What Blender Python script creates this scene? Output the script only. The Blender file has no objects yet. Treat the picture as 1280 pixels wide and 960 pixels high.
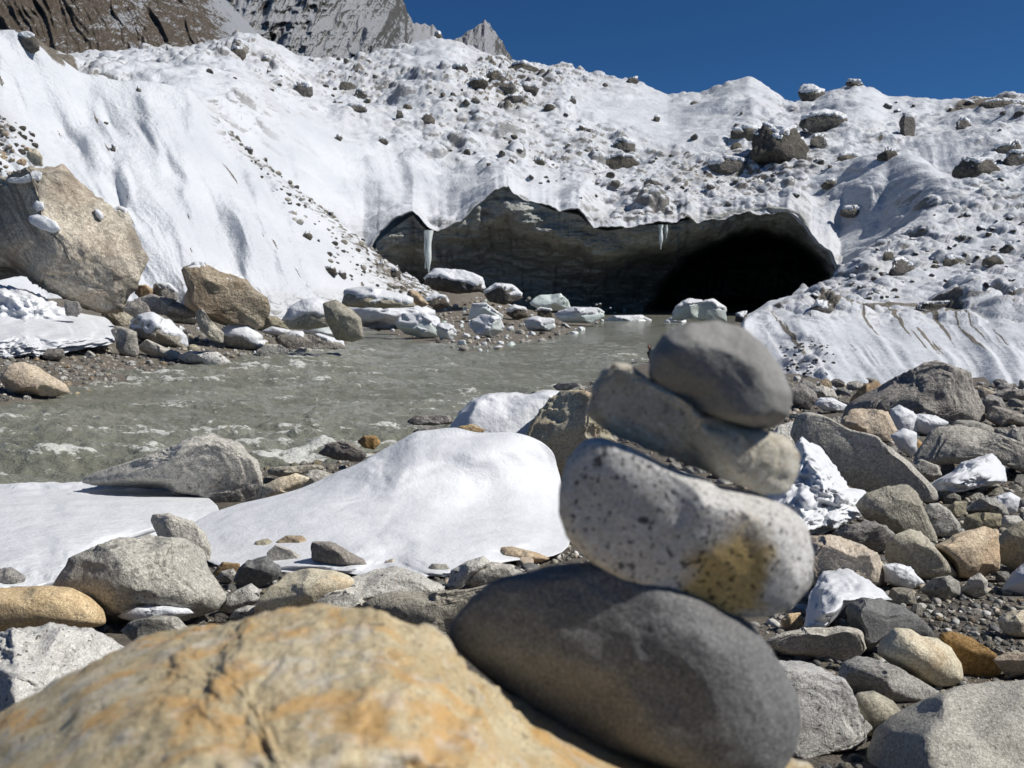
import bpy, bmesh, math, random
import numpy as np
from mathutils import Vector
random.seed(7)
rng = np.random.default_rng(7)
scene = bpy.context.scene
COL = scene.collection

# ------------------------------------------------------------------ camera, light, exposure
CAM_H = 4.0                       # metres above the river
FPX = 1065.0                      # focal length in pixels of the 1280 px wide photograph
PITCH = math.atan(115.0 / FPX)    # camera looks slightly down
cam_d = bpy.data.cameras.new('camera')
cam_d.sensor_width = 36.0
cam_d.lens = 36.0 * FPX / 1280.0
cam_d.clip_start = 0.05
cam_d.clip_end = 8000.0
cam_d.dof.use_dof = True
cam_d.dof.focus_distance = 3.9
cam_d.dof.aperture_fstop = 9.0
cam = bpy.data.objects.new('camera', cam_d)
cam.location = (0, 0, CAM_H)
cam.rotation_euler = (math.pi / 2 - PITCH, 0, 0)
COL.objects.link(cam)
scene.camera = cam

SUN_DIR = np.array([0.72, -0.16, 0.78]); SUN_DIR /= np.linalg.norm(SUN_DIR)
el = math.asin(SUN_DIR[2]); rot = math.atan2(SUN_DIR[0], SUN_DIR[1])
w = bpy.data.worlds.new('World'); scene.world = w; w.use_nodes = True
wn = w.node_tree; wn.nodes.clear()
sky = wn.nodes.new('ShaderNodeTexSky'); sky.sky_type = 'NISHITA'
sky.sun_disc = False; sky.sun_elevation = el; sky.sun_rotation = rot
sky.altitude = 4000; sky.air_density = 1.0; sky.dust_density = 0.0; sky.ozone_density = 8.0
bg = wn.nodes.new('ShaderNodeBackground'); bg.inputs['Strength'].default_value = 0.072
deep = wn.nodes.new('ShaderNodeMix'); deep.data_type = 'RGBA'; deep.blend_type = 'MULTIPLY'      # thin, dry air at 4000 m: a deeper blue
deep.inputs[0].default_value = 1.0; deep.inputs[7].default_value = (0.40, 0.70, 0.84, 1)
wo = wn.nodes.new('ShaderNodeOutputWorld')
wn.links.new(sky.outputs[0], deep.inputs[6]); wn.links.new(deep.outputs[2], bg.inputs[0]); wn.links.new(bg.outputs[0], wo.inputs[0])
sd = bpy.data.lights.new('sun', 'SUN'); sd.energy = 4.8; sd.angle = math.radians(0.53); sd.color = (1.0, 0.96, 0.90)
so = bpy.data.objects.new('sun', sd); COL.objects.link(so)
so.rotation_euler = Vector(SUN_DIR).to_track_quat('Z', 'Y').to_euler()
vs = scene.view_settings
vs.view_transform = 'Standard'; vs.look = 'None'; vs.exposure = 0.12; vs.gamma = 1.0; vs.use_curve_mapping = False

# ------------------------------------------------------------------ helpers: projection, noise
cp, sp_ = math.cos(PITCH), math.sin(PITCH)
def ray(px, py):
    """direction (per metre of forward world distance y) through a pixel of the photo"""
    a = (np.asarray(px, float) - 640) / FPX; b = (480 - np.asarray(py, float)) / FPX
    dy = cp + b * sp_; dz = -sp_ + b * cp
    return a / dy, dz / dy
def at(px, py, Y):
    kx, kz = ray(px, py)
    Y = np.asarray(Y, float)
    return np.stack([kx * Y, Y + 0 * kx, CAM_H + kz * Y], -1)
def at_z(px, py, z=0.0):
    kx, kz = ray(px, py); Y = (z - CAM_H) / kz
    return np.stack([kx * Y, Y, 0 * Y + z], -1)
def project(P):
    P = np.asarray(P, float); x = P[..., 0]; y = P[..., 1]; z = P[..., 2] - CAM_H
    f = y * cp - z * sp_; u = y * sp_ + z * cp
    return 640 + FPX * x / f, 480 - FPX * u / f

def _hash(ix, iy, iz, seed):
    h = (ix.astype(np.int64) * 374761393 + iy.astype(np.int64) * 668265263 + iz.astype(np.int64) * 2147483647 + seed * 974711) & 0xffffffff
    h = ((h ^ (h >> 13)) * 1274126177) & 0xffffffff
    h = ((h ^ (h >> 15)) * 2246822519) & 0xffffffff
    h = h ^ (h >> 16)
    return (h & 0xffffff) / float(0xffffff)
def vnoise(p, seed=0):
    p = np.asarray(p, float); i = np.floor(p); f = p - i
    f = f * f * f * (f * (f * 6 - 15) + 10)
    ix, iy, iz = [i[..., k].astype(np.int64) for k in range(3)]
    r = 0
    for dx in (0, 1):
        wx = f[..., 0] if dx else 1 - f[..., 0]
        for dy in (0, 1):
            wy = f[..., 1] if dy else 1 - f[..., 1]
            for dz in (0, 1):
                wz = f[..., 2] if dz else 1 - f[..., 2]
                r = r + wx * wy * wz * _hash(ix + dx, iy + dy, iz + dz, seed)
    return r * 2 - 1
def fbm(p, oct=4, seed=0, gain=0.5, ridged=False):
    p = np.asarray(p, float); a = 1.0; s = 0; t = 0
    for o in range(oct):
        n = vnoise(p * (2.03 ** o) + 17.3 * o, seed + o)
        if ridged: n = 1 - 2 * np.abs(n)
        s = s + a * n; t += a; a *= gain
    return s / t
def f2(x, y, oct=4, seed=0, gain=0.5, ridged=False):
    return fbm(np.stack([x, y, 0 * x + 0.37], -1), oct, seed, gain, ridged)
def sstep(a, b, x):
    t = np.clip((x - a) / (b - a), 0, 1); return t * t * (3 - 2 * t)
def stones_field(x, y, cell, seed, prob=1.0):
    """height of half-buried round stones on a jittered grid, and a flag for the stone's own random number"""
    gx, gy = x / cell, y / cell
    ix, iy = np.floor(gx).astype(np.int64), np.floor(gy).astype(np.int64)
    best = np.zeros_like(gx); rid = np.zeros_like(gx)
    for dx in (-1, 0, 1):
        for dy in (-1, 0, 1):
            cx, cy = ix + dx, iy + dy; z = cx * 0
            ox, oy = cx + _hash(cx, cy, z, seed), cy + _hash(cx, cy, z, seed + 1)
            r = 0.25 + 0.42 * _hash(cx, cy, z, seed + 2) ** 1.5
            ok = _hash(cx, cy, z, seed + 3) < prob
            asp = 0.7 + 0.6 * _hash(cx, cy, z, seed + 4)
            d2 = ((gx - ox) * asp) ** 2 + ((gy - oy) / asp) ** 2
            h = np.where(ok, np.sqrt(np.clip(r * r - d2, 0, None)), 0)
            m = h > best
            best = np.where(m, h, best); rid = np.where(m, _hash(cx, cy, z, seed + 5), rid)
    return best * cell, rid

def mk(name, V, F, mat, parent=None, smooth=True, loc=None, attrs=None):
    V = np.asarray(V, np.float32); F = np.asarray(F, np.int32)
    me = bpy.data.meshes.new(name)
    n = F.shape[1]
    me.vertices.add(len(V)); me.vertices.foreach_set('co', V.ravel())
    me.loops.add(F.size); me.loops.foreach_set('vertex_index', F.ravel())
    me.polygons.add(len(F)); me.polygons.foreach_set('loop_start', np.arange(0, F.size, n, dtype=np.int32))
    me.polygons.foreach_set('use_smooth', np.full(len(F), smooth))
    me.update(calc_edges=True); me.validate()
    for k, v in (attrs or {}).items():
        a = me.attributes.new(k, 'FLOAT', 'POINT'); a.data.foreach_set('value', np.asarray(v, np.float32).ravel())
    if mat: me.materials.append(mat)
    o = bpy.data.objects.new(name, me); COL.objects.link(o)
    if parent: o.parent = parent
    if loc is not None: o.location = loc
    return o
def grid_faces(r, c):
    i = np.arange(r * c).reshape(r, c)
    return np.stack([i[:-1, :-1], i[:-1, 1:], i[1:, 1:], i[1:, :-1]], -1).reshape(-1, 4)
def tag(o, label=None, cat=None, group=None, kind=None):
    if label: o['label'] = label
    if cat: o['category'] = cat
    if group: o['group'] = group
    if kind: o['kind'] = kind
    return o
_ico = {}
def ico(n):
    if n not in _ico:
        bm = bmesh.new(); bmesh.ops.create_icosphere(bm, subdivisions=n, radius=1.0)
        bm.verts.ensure_lookup_table()
        _ico[n] = (np.array([v.co[:] for v in bm.verts]), np.array([[v.index for v in f.verts] for f in bm.faces]))
        bm.free()
    return _ico[n]

# ------------------------------------------------------------------ materials
class NT:
    def __init__(s, name):
        s.m = bpy.data.materials.new(name); s.m.use_nodes = True
        s.t = s.m.node_tree; s.t.nodes.clear()
        s.out = s.n('OutputMaterial'); s.b = s.n('BsdfPrincipled'); s.l(s.b.outputs[0], s.out.inputs[0])
    def n(s, t, **kw):
        o = s.t.nodes.new('ShaderNode' + t)
        for k, v in kw.items(): setattr(o, k, v)
        return o
    def l(s, a, b): s.t.links.new(a, b)
    def val(s, sock, v):
        if hasattr(v, 'is_linked') or hasattr(v, 'links'): s.l(v, sock)
        else: sock.default_value = v
    def math(s, op, a, b=0.0, clamp=False):
        o = s.n('Math', operation=op); o.use_clamp = clamp
        s.val(o.inputs[0], a); s.val(o.inputs[1], b); return o.outputs[0]
    def noise(s, vec, scale, detail=4, rough=0.55, dist=0.0):
        o = s.n('TexNoise'); s.l(vec, o.inputs['Vector']); o.inputs['Scale'].default_value = scale
        o.inputs['Detail'].default_value = detail; o.inputs['Roughness'].default_value = rough; o.inputs['Distortion'].default_value = dist
        return o.outputs['Fac']
    def vor(s, vec, scale, feature='F1', out='Distance'):
        o = s.n('TexVoronoi', feature=feature); s.l(vec, o.inputs['Vector']); o.inputs['Scale'].default_value = scale
        return o.outputs[out]
    def ramp(s, fac, a, b, lo=0.0, hi=1.0):
        o = s.n('MapRange'); o.interpolation_type = 'SMOOTHSTEP'; s.l(fac, o.inputs[0])
        o.inputs[1].default_value = a; o.inputs[2].default_value = b; o.inputs[3].default_value = lo; o.inputs[4].default_value = hi
        return o.outputs[0]
    def mix(s, f, a, b, mode='MIX'):
        o = s.n('Mix', data_type='RGBA', blend_type=mode); s.val(o.inputs[0], f)
        for sock, v in ((o.inputs[6], a), (o.inputs[7], b)):
            if isinstance(v, tuple): sock.default_value = (v[0], v[1], v[2], 1)
            else: s.l(v, sock)
        return o.outputs[2]
    def coords(s):
        tc = s.n('TexCoord'); oi = s.n('ObjectInfo')
        m = s.n('VectorMath', operation='MULTIPLY_ADD'); s.l(oi.outputs['Random'], m.inputs[0])
        m.inputs[1].default_value = (37.0, 91.0, 53.0); s.l(tc.outputs['Object'], m.inputs[2])
        return m.outputs[0], oi.outputs['Random']
    def bump(s, h, strength, dist, prev=None):
        o = s.n('Bump'); o.inputs['Strength'].default_value = strength; o.inputs['Distance'].default_value = dist
        s.l(h, o.inputs['Height'])
        if prev is not None: s.l(prev, o.inputs['Normal'])
        return o.outputs[0]

def rock_material(name, c1, c2, px, speck=0.0, speck_col=(0.03, 0.03, 0.03), stain=0.0, stain_col=(0.42, 0.22, 0.07),
                  band=0.0, rough=0.8, bumpk=1.0, mottle=1.0, speck_px=6.0, pale=0.0, spec=0.35, band_rot=(0.4, 0.75, 0.3), vary=1.0, th=0.0):
    """px: metres per pixel where the rock stands, so grain stays in proportion to the rock"""
    t = NT(name); v, r = t.coords()
    u = 1.0 / px
    big = t.noise(v, u / 90, 5, 0.6, 0.4); mid = t.noise(v, u / 22, 5, 0.65); fine = t.noise(v, u / 4.5, 4, 0.75); grit = t.noise(v, u / 2.0, 2, 0.6)
    c = t.mix(t.ramp(big, 0.35, 0.65), c1, c2)
    c = t.mix(t.ramp(mid, 0.3, 0.7, 0.0, 0.5 * mottle), c, tuple(k * 0.8 for k in c1))
    c = t.mix(t.ramp(fine, 0.40, 0.66, 0.0, 0.7 * mottle), c, tuple(min(.8, k * 1.5) for k in c2))
    c = t.mix(t.ramp(grit, 0.36, 0.56, 0.5 * mottle, 0.0), c, tuple(k * 0.45 for k in c1))
    if band:
        mp = t.n('Mapping'); t.l(v, mp.inputs['Vector'])
        mp.vector_type = 'TEXTURE'; mp.inputs['Rotation'].default_value = band_rot; mp.inputs['Scale'].default_value = (4.5, 4.5, 0.6)
        bn = t.noise(mp.outputs[0], u / 30, 5, 0.6, 0.6)
        c = t.mix(t.ramp(bn, 0.42, 0.62, 0.0, band), c, tuple(k * 0.45 for k in c1))
        c = t.mix(t.ramp(bn, 0.60, 0.72, 0.0, band * 0.6), c, tuple(min(1, k * 1.5) for k in c2))
    if stain:
        sn = t.noise(v, u / 110, 4, 0.6, 0.8)
        c = t.mix(t.ramp(sn, 0.46, 0.64, 0.0, stain), c, stain_col)
    if pale:
        pn = t.noise(v, u / 60, 4, 0.6, 0.3)
        c = t.mix(t.ramp(pn, 0.5, 0.62, 0.0, pale), c, (0.6, 0.58, 0.54))
    if speck:
        sp = t.noise(v, u / speck_px, 2, 0.5)
        c = t.mix(t.ramp(sp, 0.62 - th, 0.70 - th, 0.0, speck), c, speck_col)
        sp2 = t.noise(v, u / (speck_px * 2.6), 2, 0.5)
        c = t.mix(t.ramp(sp2, 0.68 - th, 0.73 - th, 0.0, speck), c, speck_col)
    hs = t.n('HueSaturation'); t.l(c, hs.inputs['Color'])
    if vary: t.l(t.ramp(r, 0, 1, 0.85, 1.2), hs.inputs['Value']); t.l(t.ramp(t.math('FRACT', t.math('MULTIPLY', r, 7.31)), 0, 1, 0.7, 1.2), hs.inputs['Saturation'])
    t.l(hs.outputs[0], t.b.inputs['Base Color'])
    t.b.inputs['Roughness'].default_value = rough; t.b.inputs['Specular IOR Level'].default_value = spec
    h = t.math('ADD', t.math('MULTIPLY', mid, 1.6), t.math('ADD', t.math('MULTIPLY', fine, 0.75), t.math('MULTIPLY', grit, 0.25)))
    t.l(t.bump(h, min(1.0, 0.6 * bumpk), px * 3.6), t.b.inputs['Normal'])
    return t.m
ROCK = dict(
    granite=dict(c1=(0.44, 0.42, 0.375), c2=(0.58, 0.56, 0.51), speck=0.9, bumpk=1.4),
    grey=dict(c1=(0.275, 0.265, 0.235), c2=(0.40, 0.385, 0.345), speck=0.5, bumpk=1.3),
    warmgrey=dict(c1=(0.32, 0.295, 0.24), c2=(0.45, 0.42, 0.355), speck=0.45, bumpk=1.3),
    dark=dict(c1=(0.10, 0.102, 0.10), c2=(0.16, 0.16, 0.155), speck=0.1, bumpk=0.7),
    purple=dict(c1=(0.19, 0.178, 0.16), c2=(0.30, 0.275, 0.245), speck=0.4, bumpk=1.7),
    tan=dict(c1=(0.37, 0.295, 0.20), c2=(0.48, 0.40, 0.295), speck=0.5, stain=0.25, bumpk=1.3),
    olive=dict(c1=(0.28, 0.25, 0.175), c2=(0.39, 0.355, 0.26), speck=0.4, band=0.25, bumpk=1.2),
    cream=dict(c1=(0.45, 0.40, 0.30), c2=(0.56, 0.51, 0.41), speck=0.35, stain=0.3, stain_col=(0.36, 0.2, 0.09)),
    orange=dict(c1=(0.46, 0.29, 0.11), c2=(0.56, 0.42, 0.22), speck=0.4, stain=0.45),
    rust=dict(c1=(0.24, 0.15, 0.07), c2=(0.36, 0.25, 0.13), speck=0.3),
    striped=dict(c1=(0.33, 0.31, 0.25), c2=(0.44, 0.415, 0.345), band=0.8, speck=0.3, bumpk=1.4),
    bigtan=dict(c1=(0.34, 0.295, 0.225), c2=(0.52, 0.46, 0.36), band=0.85, stain=0.22, stain_col=(0.33, 0.19, 0.085), bumpk=2.2, band_rot=(0.25, 1.05, 0.2)),
    moraine=dict(c1=(0.07, 0.062, 0.05), c2=(0.125, 0.112, 0.092), speck=0.3, bumpk=1.6),
    ice=dict(c1=(0.5, 0.58, 0.55), c2=(0.64, 0.70, 0.67), mottle=0.3, rough=0.25, bumpk=0.5, spec=0.5),
)
_rm = {}
def rock_mat(kind, px):
    q = round(math.log2(px) * 1.5)
    if (kind, q) not in _rm:
        _rm[kind, q] = rock_material(kind + '_stone', px=2 ** (q / 1.5), **ROCK[kind])
    return _rm[kind, q]

def snow_material(name, px, dirt=0.0):
    t = NT(name); v, r = t.coords(); u = 1 / px
    n1 = t.noise(v, u / 40, 4, 0.6); n2 = t.noise(v, u / 5, 3, 0.6); n3 = t.noise(v, u / 1.6, 2, 0.6)
    c = t.mix(t.ramp(n1, 0.35, 0.7), (0.64, 0.655, 0.675), (0.59, 0.605, 0.625))
    if dirt: c = t.mix(t.ramp(n2, 0.55, 0.8, 0, dirt), c, (0.35, 0.31, 0.26))
    t.l(c, t.b.inputs['Base Color']); t.l(t.ramp(n3, 0.3, 0.7, 0.35, 0.75), t.b.inputs['Roughness'])
    t.b.inputs['Specular IOR Level'].default_value = 0.3
    h = t.math('ADD', t.math('MULTIPLY', n1, 1.6), t.math('ADD', t.math('MULTIPLY', n2, 0.16), t.math('MULTIPLY', n3, 0.14)))
    t.l(t.bump(h, 0.45, px * 6), t.b.inputs['Normal'])
    return t.m
_sm = {}
def snow_mat(px):
    q = round(math.log2(px))
    if q not in _sm: _sm[q] = snow_material('snow', 2.0 ** q)
    return _sm[q]

def snow_slope_material(name, px, rock1, rock2, nz0=0.5, nz1=0.36):
    """snow lying on stony ground: 'bare' (per vertex) says where stone comes through, steep stone faces stay clear"""
    t = NT(name); v, r = t.coords(); u = 1 / px
    at_ = t.n('Attribute'); at_.attribute_name = 'bare'; at2 = t.n('Attribute'); at2.attribute_name = 'rub'
    geo = t.n('NewGeometry'); sx = t.n('SeparateXYZ'); t.l(geo.outputs['True Normal'], sx.inputs[0])
    n0 = t.noise(v, u / 60, 5, 0.6); n1 = t.noise(v, u / 12, 5, 0.65); n2 = t.noise(v, u / 3.0, 4, 0.7)
    steep = t.ramp(t.math('ADD', sx.outputs[2], t.math('MULTIPLY', t.math('SUBTRACT', n2, 0.5), 0.35)), nz0, nz1)
    steep = t.math('MULTIPLY', steep, at2.outputs['Fac'])
    bare = t.ramp(t.math('ADD', at_.outputs['Fac'], t.math('MULTIPLY', t.math('SUBTRACT', n1, 0.5), 0.9)), 0.42, 0.58)
    f = t.math('MAXIMUM', steep, bare)
    rc = t.mix(t.ramp(n1, 0.3, 0.7), rock1, rock2); rc = t.mix(t.ramp(n2, 0.4, 0.75, 0, 0.6), rc, tuple(min(1, k * 1.7) for k in rock2))
    sc = t.mix(t.ramp(n0, 0.3, 0.7), (0.585, 0.605, 0.63), (0.50, 0.52, 0.55))
    dn = t.noise(v, u / 34, 5, 0.65, 0.4)
    sc = t.mix(t.math('MULTIPLY', t.ramp(dn, 0.42, 0.7, 0, 0.65), at2.outputs['Fac']), sc, (0.30, 0.28, 0.25))
    t.l(t.mix(f, sc, rc), t.b.inputs['Base Color'])
    t.l(t.ramp(f, 0, 1, 0.55, 0.9), t.b.inputs['Roughness']); t.b.inputs['Specular IOR Level'].default_value = 0.25
    h = t.math('ADD', t.math('MULTIPLY', n1, 1.4), t.math('MULTIPLY', n2, t.ramp(f, 0, 1, 0.25, 1.2)))
    t.l(t.bump(h, 0.45, px * 5), t.b.inputs['Normal'])
    return t.m
# ------------------------------------------------------------------ the riverbed and its banks (one ground sheet)
def pl(s): return np.array([[float(a) for a in p.split(',')] for p in s.split()])
RIVER_PX = pl('-900,720 -500,660 -100,618 0,607 110,603 330,588 400,576 470,557 560,525 640,502 700,488 760,470 830,440 880,418 '
              '905,408 930,401 965,391 965,386 800,387 740,392 750,402 720,412 680,425 640,434 600,441 565,439 535,430 500,421 470,412 452,408 440,412 '
              '432,432 385,442 330,450 290,458 215,472 205,482 85,494 0,505 -100,515 -500,545 -900,580')
RIVER = at_z(RIVER_PX[:, 0], RIVER_PX[:, 1])[:, :2]
NEAR_N = 16                       # the first points of the outline belong to the near bank
def poly_sd(x, y, poly):
    """signed distance to a polygon (negative inside) and the index of the nearest edge"""
    x = np.asarray(x, float); y = np.asarray(y, float)
    d = np.full(x.shape, 1e18); ins = np.zeros(x.shape, bool); idx = np.zeros(x.shape, int)
    n = len(poly)
    for i in range(n):
        ax, ay = poly[i]; bx, by = poly[(i + 1) % n]
        ex, ey = bx - ax, by - ay; wx, wy = x - ax, y - ay
        t = np.clip((wx * ex + wy * ey) / (ex * ex + ey * ey + 1e-12), 0, 1)
        dd = (wx - ex * t) ** 2 + (wy - ey * t) ** 2
        m = dd < d; d = np.where(m, dd, d); idx = np.where(m, i, idx)
        c = ((ay > y) != (by > y)) & (x < (bx - ax) * (y - ay) / (by - ay + 1e-12) + ax)
        ins ^= c
    d = np.sqrt(d); return np.where(ins, -d, d), idx
BY = np.array([0.0, .5, .9, 1.3, 2, 3.2, 5, 9, 17, 26, 40, 80, 200])
BZ = np.array([3.5, 3.45, 3.42, 3.12, 2.88, 2.69, 2.43, 2.0, 1.5, 1.0, .5, .4, .4])
def ground_z(x, y, bumps=True):
    x = np.asarray(x, float); y = np.asarray(y, float)
    d, idx = poly_sd(x, y, RIVER)
    near = idx < NEAR_N
    px = 640 + FPX * x / np.maximum(y, 0.3)
    base = np.interp(y, BY, BZ)
    zn = np.minimum(base, 0.02 + 0.19 * d)
    s = 0.13 + (0.03 - 0.13) * sstep(330, 500, px)
    zf = np.minimum(3.4, 0.02 + s * d)
    zf = zf + 4.0 * np.exp(-((px - 575) / 62) ** 2) * sstep(100, 136, y)
    z = np.where(near, zn, zf)
    z = np.where(d < 0, np.maximum(-1.2, 0.25 * d), z)
    if bumps:
        k = np.clip(np.abs(y) / 12, 0.15, 1.5)
        z = z + k * 0.07 * f2(x / k * 0.9, y / k * 0.9, 3, 5) * sstep(-0.5, 1.5, d)
    return z
gy = np.concatenate([-np.geomspace(60, 0.4, 30), [0.0], np.geomspace(0.25, 420, 420)])
gk = np.concatenate([np.linspace(-6, -1.0, 24)[:-1], np.linspace(-1.0, 1.0, 330), np.linspace(1.0, 6, 24)[1:]])
KK, YY = np.meshgrid(gk, gy)
XX = KK * (np.abs(YY) * 0.9 + 1.2)
ZZ = ground_z(XX, YY)
ZZ = np.where(YY < 0.4, 3.4, ZZ)

def gravel_material():
    t = NT('gravel_ground'); geo = t.n('NewGeometry'); P = geo.outputs['Position']
    n = t.noise(P, 0.7, 5, 0.6); n2 = t.noise(P, 6, 6, 0.7); n3 = t.noise(P, 30, 5, 0.7); n4 = t.noise(P, 90, 3, 0.7)
    c = t.mix(t.ramp(n, 0.35, 0.65), (0.15, 0.128, 0.098), (0.23, 0.20, 0.16))
    c = t.mix(t.ramp(n2, 0.4, 0.65, 0, .7), c, (0.12, 0.105, 0.085)); c = t.mix(t.ramp(n3, 0.5, 0.7, 0, .7), c, (0.30, 0.28, 0.24)); c = t.mix(t.ramp(n4, 0.4, 0.55, .6, 0), c, (0.05, 0.046, 0.04))
    t.l(c, t.b.inputs['Base Color']); t.b.inputs['Roughness'].default_value = 0.9
    bb = t.bump(n2, 0.8, 0.12); bb = t.bump(n3, 0.8, 0.035, bb); bb = t.bump(n4, 0.6, 0.012, bb); t.l(bb, t.b.inputs['Normal'])
    return t.m
ground = mk('ground', np.stack([XX, YY, ZZ], -1).reshape(-1, 3), grid_faces(len(gy), len(gk))[:, ::-1], gravel_material())
tag(ground, kind='structure')

# ------------------------------------------------------------------ the river
wy_ = np.geomspace(9, 230, 460); wk = np.linspace(-1.5, 0.62, 560)
KK, YY = np.meshgrid(wk, wy_); XX = KK * YY
sc = np.clip(YY / 24, 0.5, 3.0)
a1 = f2(XX * 0.22 + 0.1 * YY, YY * 0.75, 4, 31)                         # long standing waves across the flow
a2 = f2(XX * 1.1, YY * 2.4, 4, 32); a3 = f2(XX * 3.2, YY * 6.5, 3, 33)
riffle = sstep(-0.3, 0.35, f2(XX * 0.07 + 3, YY * 0.09, 3, 34)) * (1 - sstep(45, 75, YY))
rough_w = (0.35 + 1.0 * riffle) * (1 - 0.75 * sstep(45, 90, YY))
hz = (0.42 * (1 - np.abs(a1)) * riffle + 0.24 * a2 * rough_w + 0.05 * a3 * rough_w)
foam = sstep(-0.02, 0.42, 0.45 * a2 + 0.45 * a3 + 0.35 * a1 + 0.35 * f2(XX * 0.5 + 7, YY * 0.8, 4, 37)) * (0.35 + 0.9 * riffle)
def water_material():
    t = NT('river_water'); geo = t.n('NewGeometry'); P = geo.outputs['Position']
    mp = t.n('Mapping'); t.l(P, mp.inputs['Vector']); mp.inputs['Scale'].default_value = (0.55, 1.0, 1.0)
    n1 = t.noise(mp.outputs[0], 0.25, 4, 0.6); n2 = t.noise(mp.outputs[0], 3.2, 5, 0.65, 0.5); n3 = t.noise(mp.outputs[0], 11, 3, 0.6, 0.4)
    a = t.n('Attribute'); a.attribute_name = 'foam'
    c = t.mix(t.ramp(n1, 0.35, 0.65), (0.17, 0.173, 0.137), (0.225, 0.228, 0.187))
    f = t.math('MULTIPLY', t.ramp(t.math('ADD', a.outputs['Fac'], t.math('MULTIPLY', t.math('SUBTRACT', n3, 0.5), 2.4)), 0.5, 1.0), 0.75)
    t.l(t.mix(f, c, (0.66, 0.67, 0.63)), t.b.inputs['Base Color'])
    t.l(t.ramp(f, 0, 1, 0.10, 0.7), t.b.inputs['Roughness']); t.b.inputs['IOR'].default_value = 1.33
    h = t.math('ADD', n2, t.math('MULTIPLY', n3, 0.35))
    t.l(t.bump(h, 0.6, 0.3), t.b.inputs['Normal'])
    return t.m
river = mk('river', np.stack([XX, YY, hz - 0.02], -1).reshape(-1, 3), grid_faces(len(wy_), len(wk))[:, ::-1], water_material(), attrs={'foam': foam})
tag(river, kind='structure')

# ------------------------------------------------------------------ snow slopes of the glacier front, as sheets between traced contour lines
class Sheet:
    """a terrain sheet through contour lines given as 'x,py,Y' triples; keeps its points so things can be set on it"""
    def __init__(s, curves, x0, x1, nx, rows, ragged=False):
        s.xs = np.linspace(x0, x1, nx)
        C = [np.array([[float(v) for v in p.split(',')] for p in c.split()]) for c in curves]
        PY = np.stack([np.interp(s.xs, c[:, 0], c[:, 1]) for c in C]); DY = np.stack([np.interp(s.xs, c[:, 0], c[:, 2]) for c in C])
        k = np.array([0.25, 0.5, 0.25]) if nx < 300 else np.array([1, 2, 3, 2, 1.]) / 9
        for r in range(len(C)):
            DY[r] = np.convolve(np.pad(DY[r], 20, 'edge'), np.ones(41) / 41, 'valid')
            if r: PY[r] = np.convolve(np.pad(PY[r], len(k) // 2, 'edge'), k, 'valid')
        vv = np.concatenate([np.linspace(i, i + 1, n, endpoint=False) for i, n in enumerate(rows)] + [[len(rows)]])
        s.v = vv
        def interp(A):
            i = np.clip(np.floor(vv).astype(int), 0, len(A) - 2); t = (vv - i)[:, None]
            p1, p2 = A[i], A[i + 1]
            m1 = np.where((i > 0)[:, None], 0.5 * (p2 - A[np.maximum(i - 1, 0)]), p2 - p1)
            m2 = np.where((i < len(A) - 2)[:, None], 0.5 * (A[np.minimum(i + 2, len(A) - 1)] - p1), p2 - p1)
            lim = 1.2 * np.abs(p2 - p1) + 1e-6
            m1 = np.clip(m1, -lim, lim); m2 = np.clip(m2, -lim, lim)
            return (2 * t**3 - 3 * t**2 + 1) * p1 + (t**3 - 2 * t**2 + t) * m1 + (-2 * t**3 + 3 * t**2) * p2 + (t**3 - t**2) * m2
        if ragged: PY[0] += np.where((s.xs > 474) & (s.xs < 1046), 2.2 * f2(s.xs / 7, 0 * s.xs, 3, 2) + 3.0 * f2(s.xs / 22, 0 * s.xs, 2, 3), 0)
        s.py = interp(PY); s.Y = interp(DY); s.px = np.broadcast_to(s.xs, s.py.shape)
        s.P = at(s.px, s.py, s.Y)
    def push(s, d, n=(0.0, -0.5, 0.86)):
        s.P = s.P + d[..., None] * np.array(n)
    def build(s, name, mat, back, bare, rub, under=None):
        P, b, r = s.P, bare, rub
        if under is not None: P = np.concatenate([under(P[0])[None], P]); b = np.concatenate([b[:1], b]); r = np.concatenate([r[:1] * 0, r])
        P = np.concatenate([P, back(P[-1])[None]]); b = np.concatenate([b, b[-1:]]); r = np.concatenate([r, r[-1:]])
        s.pp = np.stack(project(s.P), -1)
        o = mk(name, P.reshape(-1, 3), grid_faces(P.shape[0], P.shape[1]), mat, attrs={'bare': b, 'rub': r})
        tag(o, kind='structure'); return o
    def find(s, px, py):
        d = (s.pp[..., 0] - px) ** 2 + (s.pp[..., 1] - py) ** 2
        i = np.unravel_index(np.argmin(d), d.shape); return s.P[i], d[i]
def blob(px, py, x, y, rx, ry): return np.exp(-(((px - x) / rx) ** 2 + ((py - y) / ry) ** 2))

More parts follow.
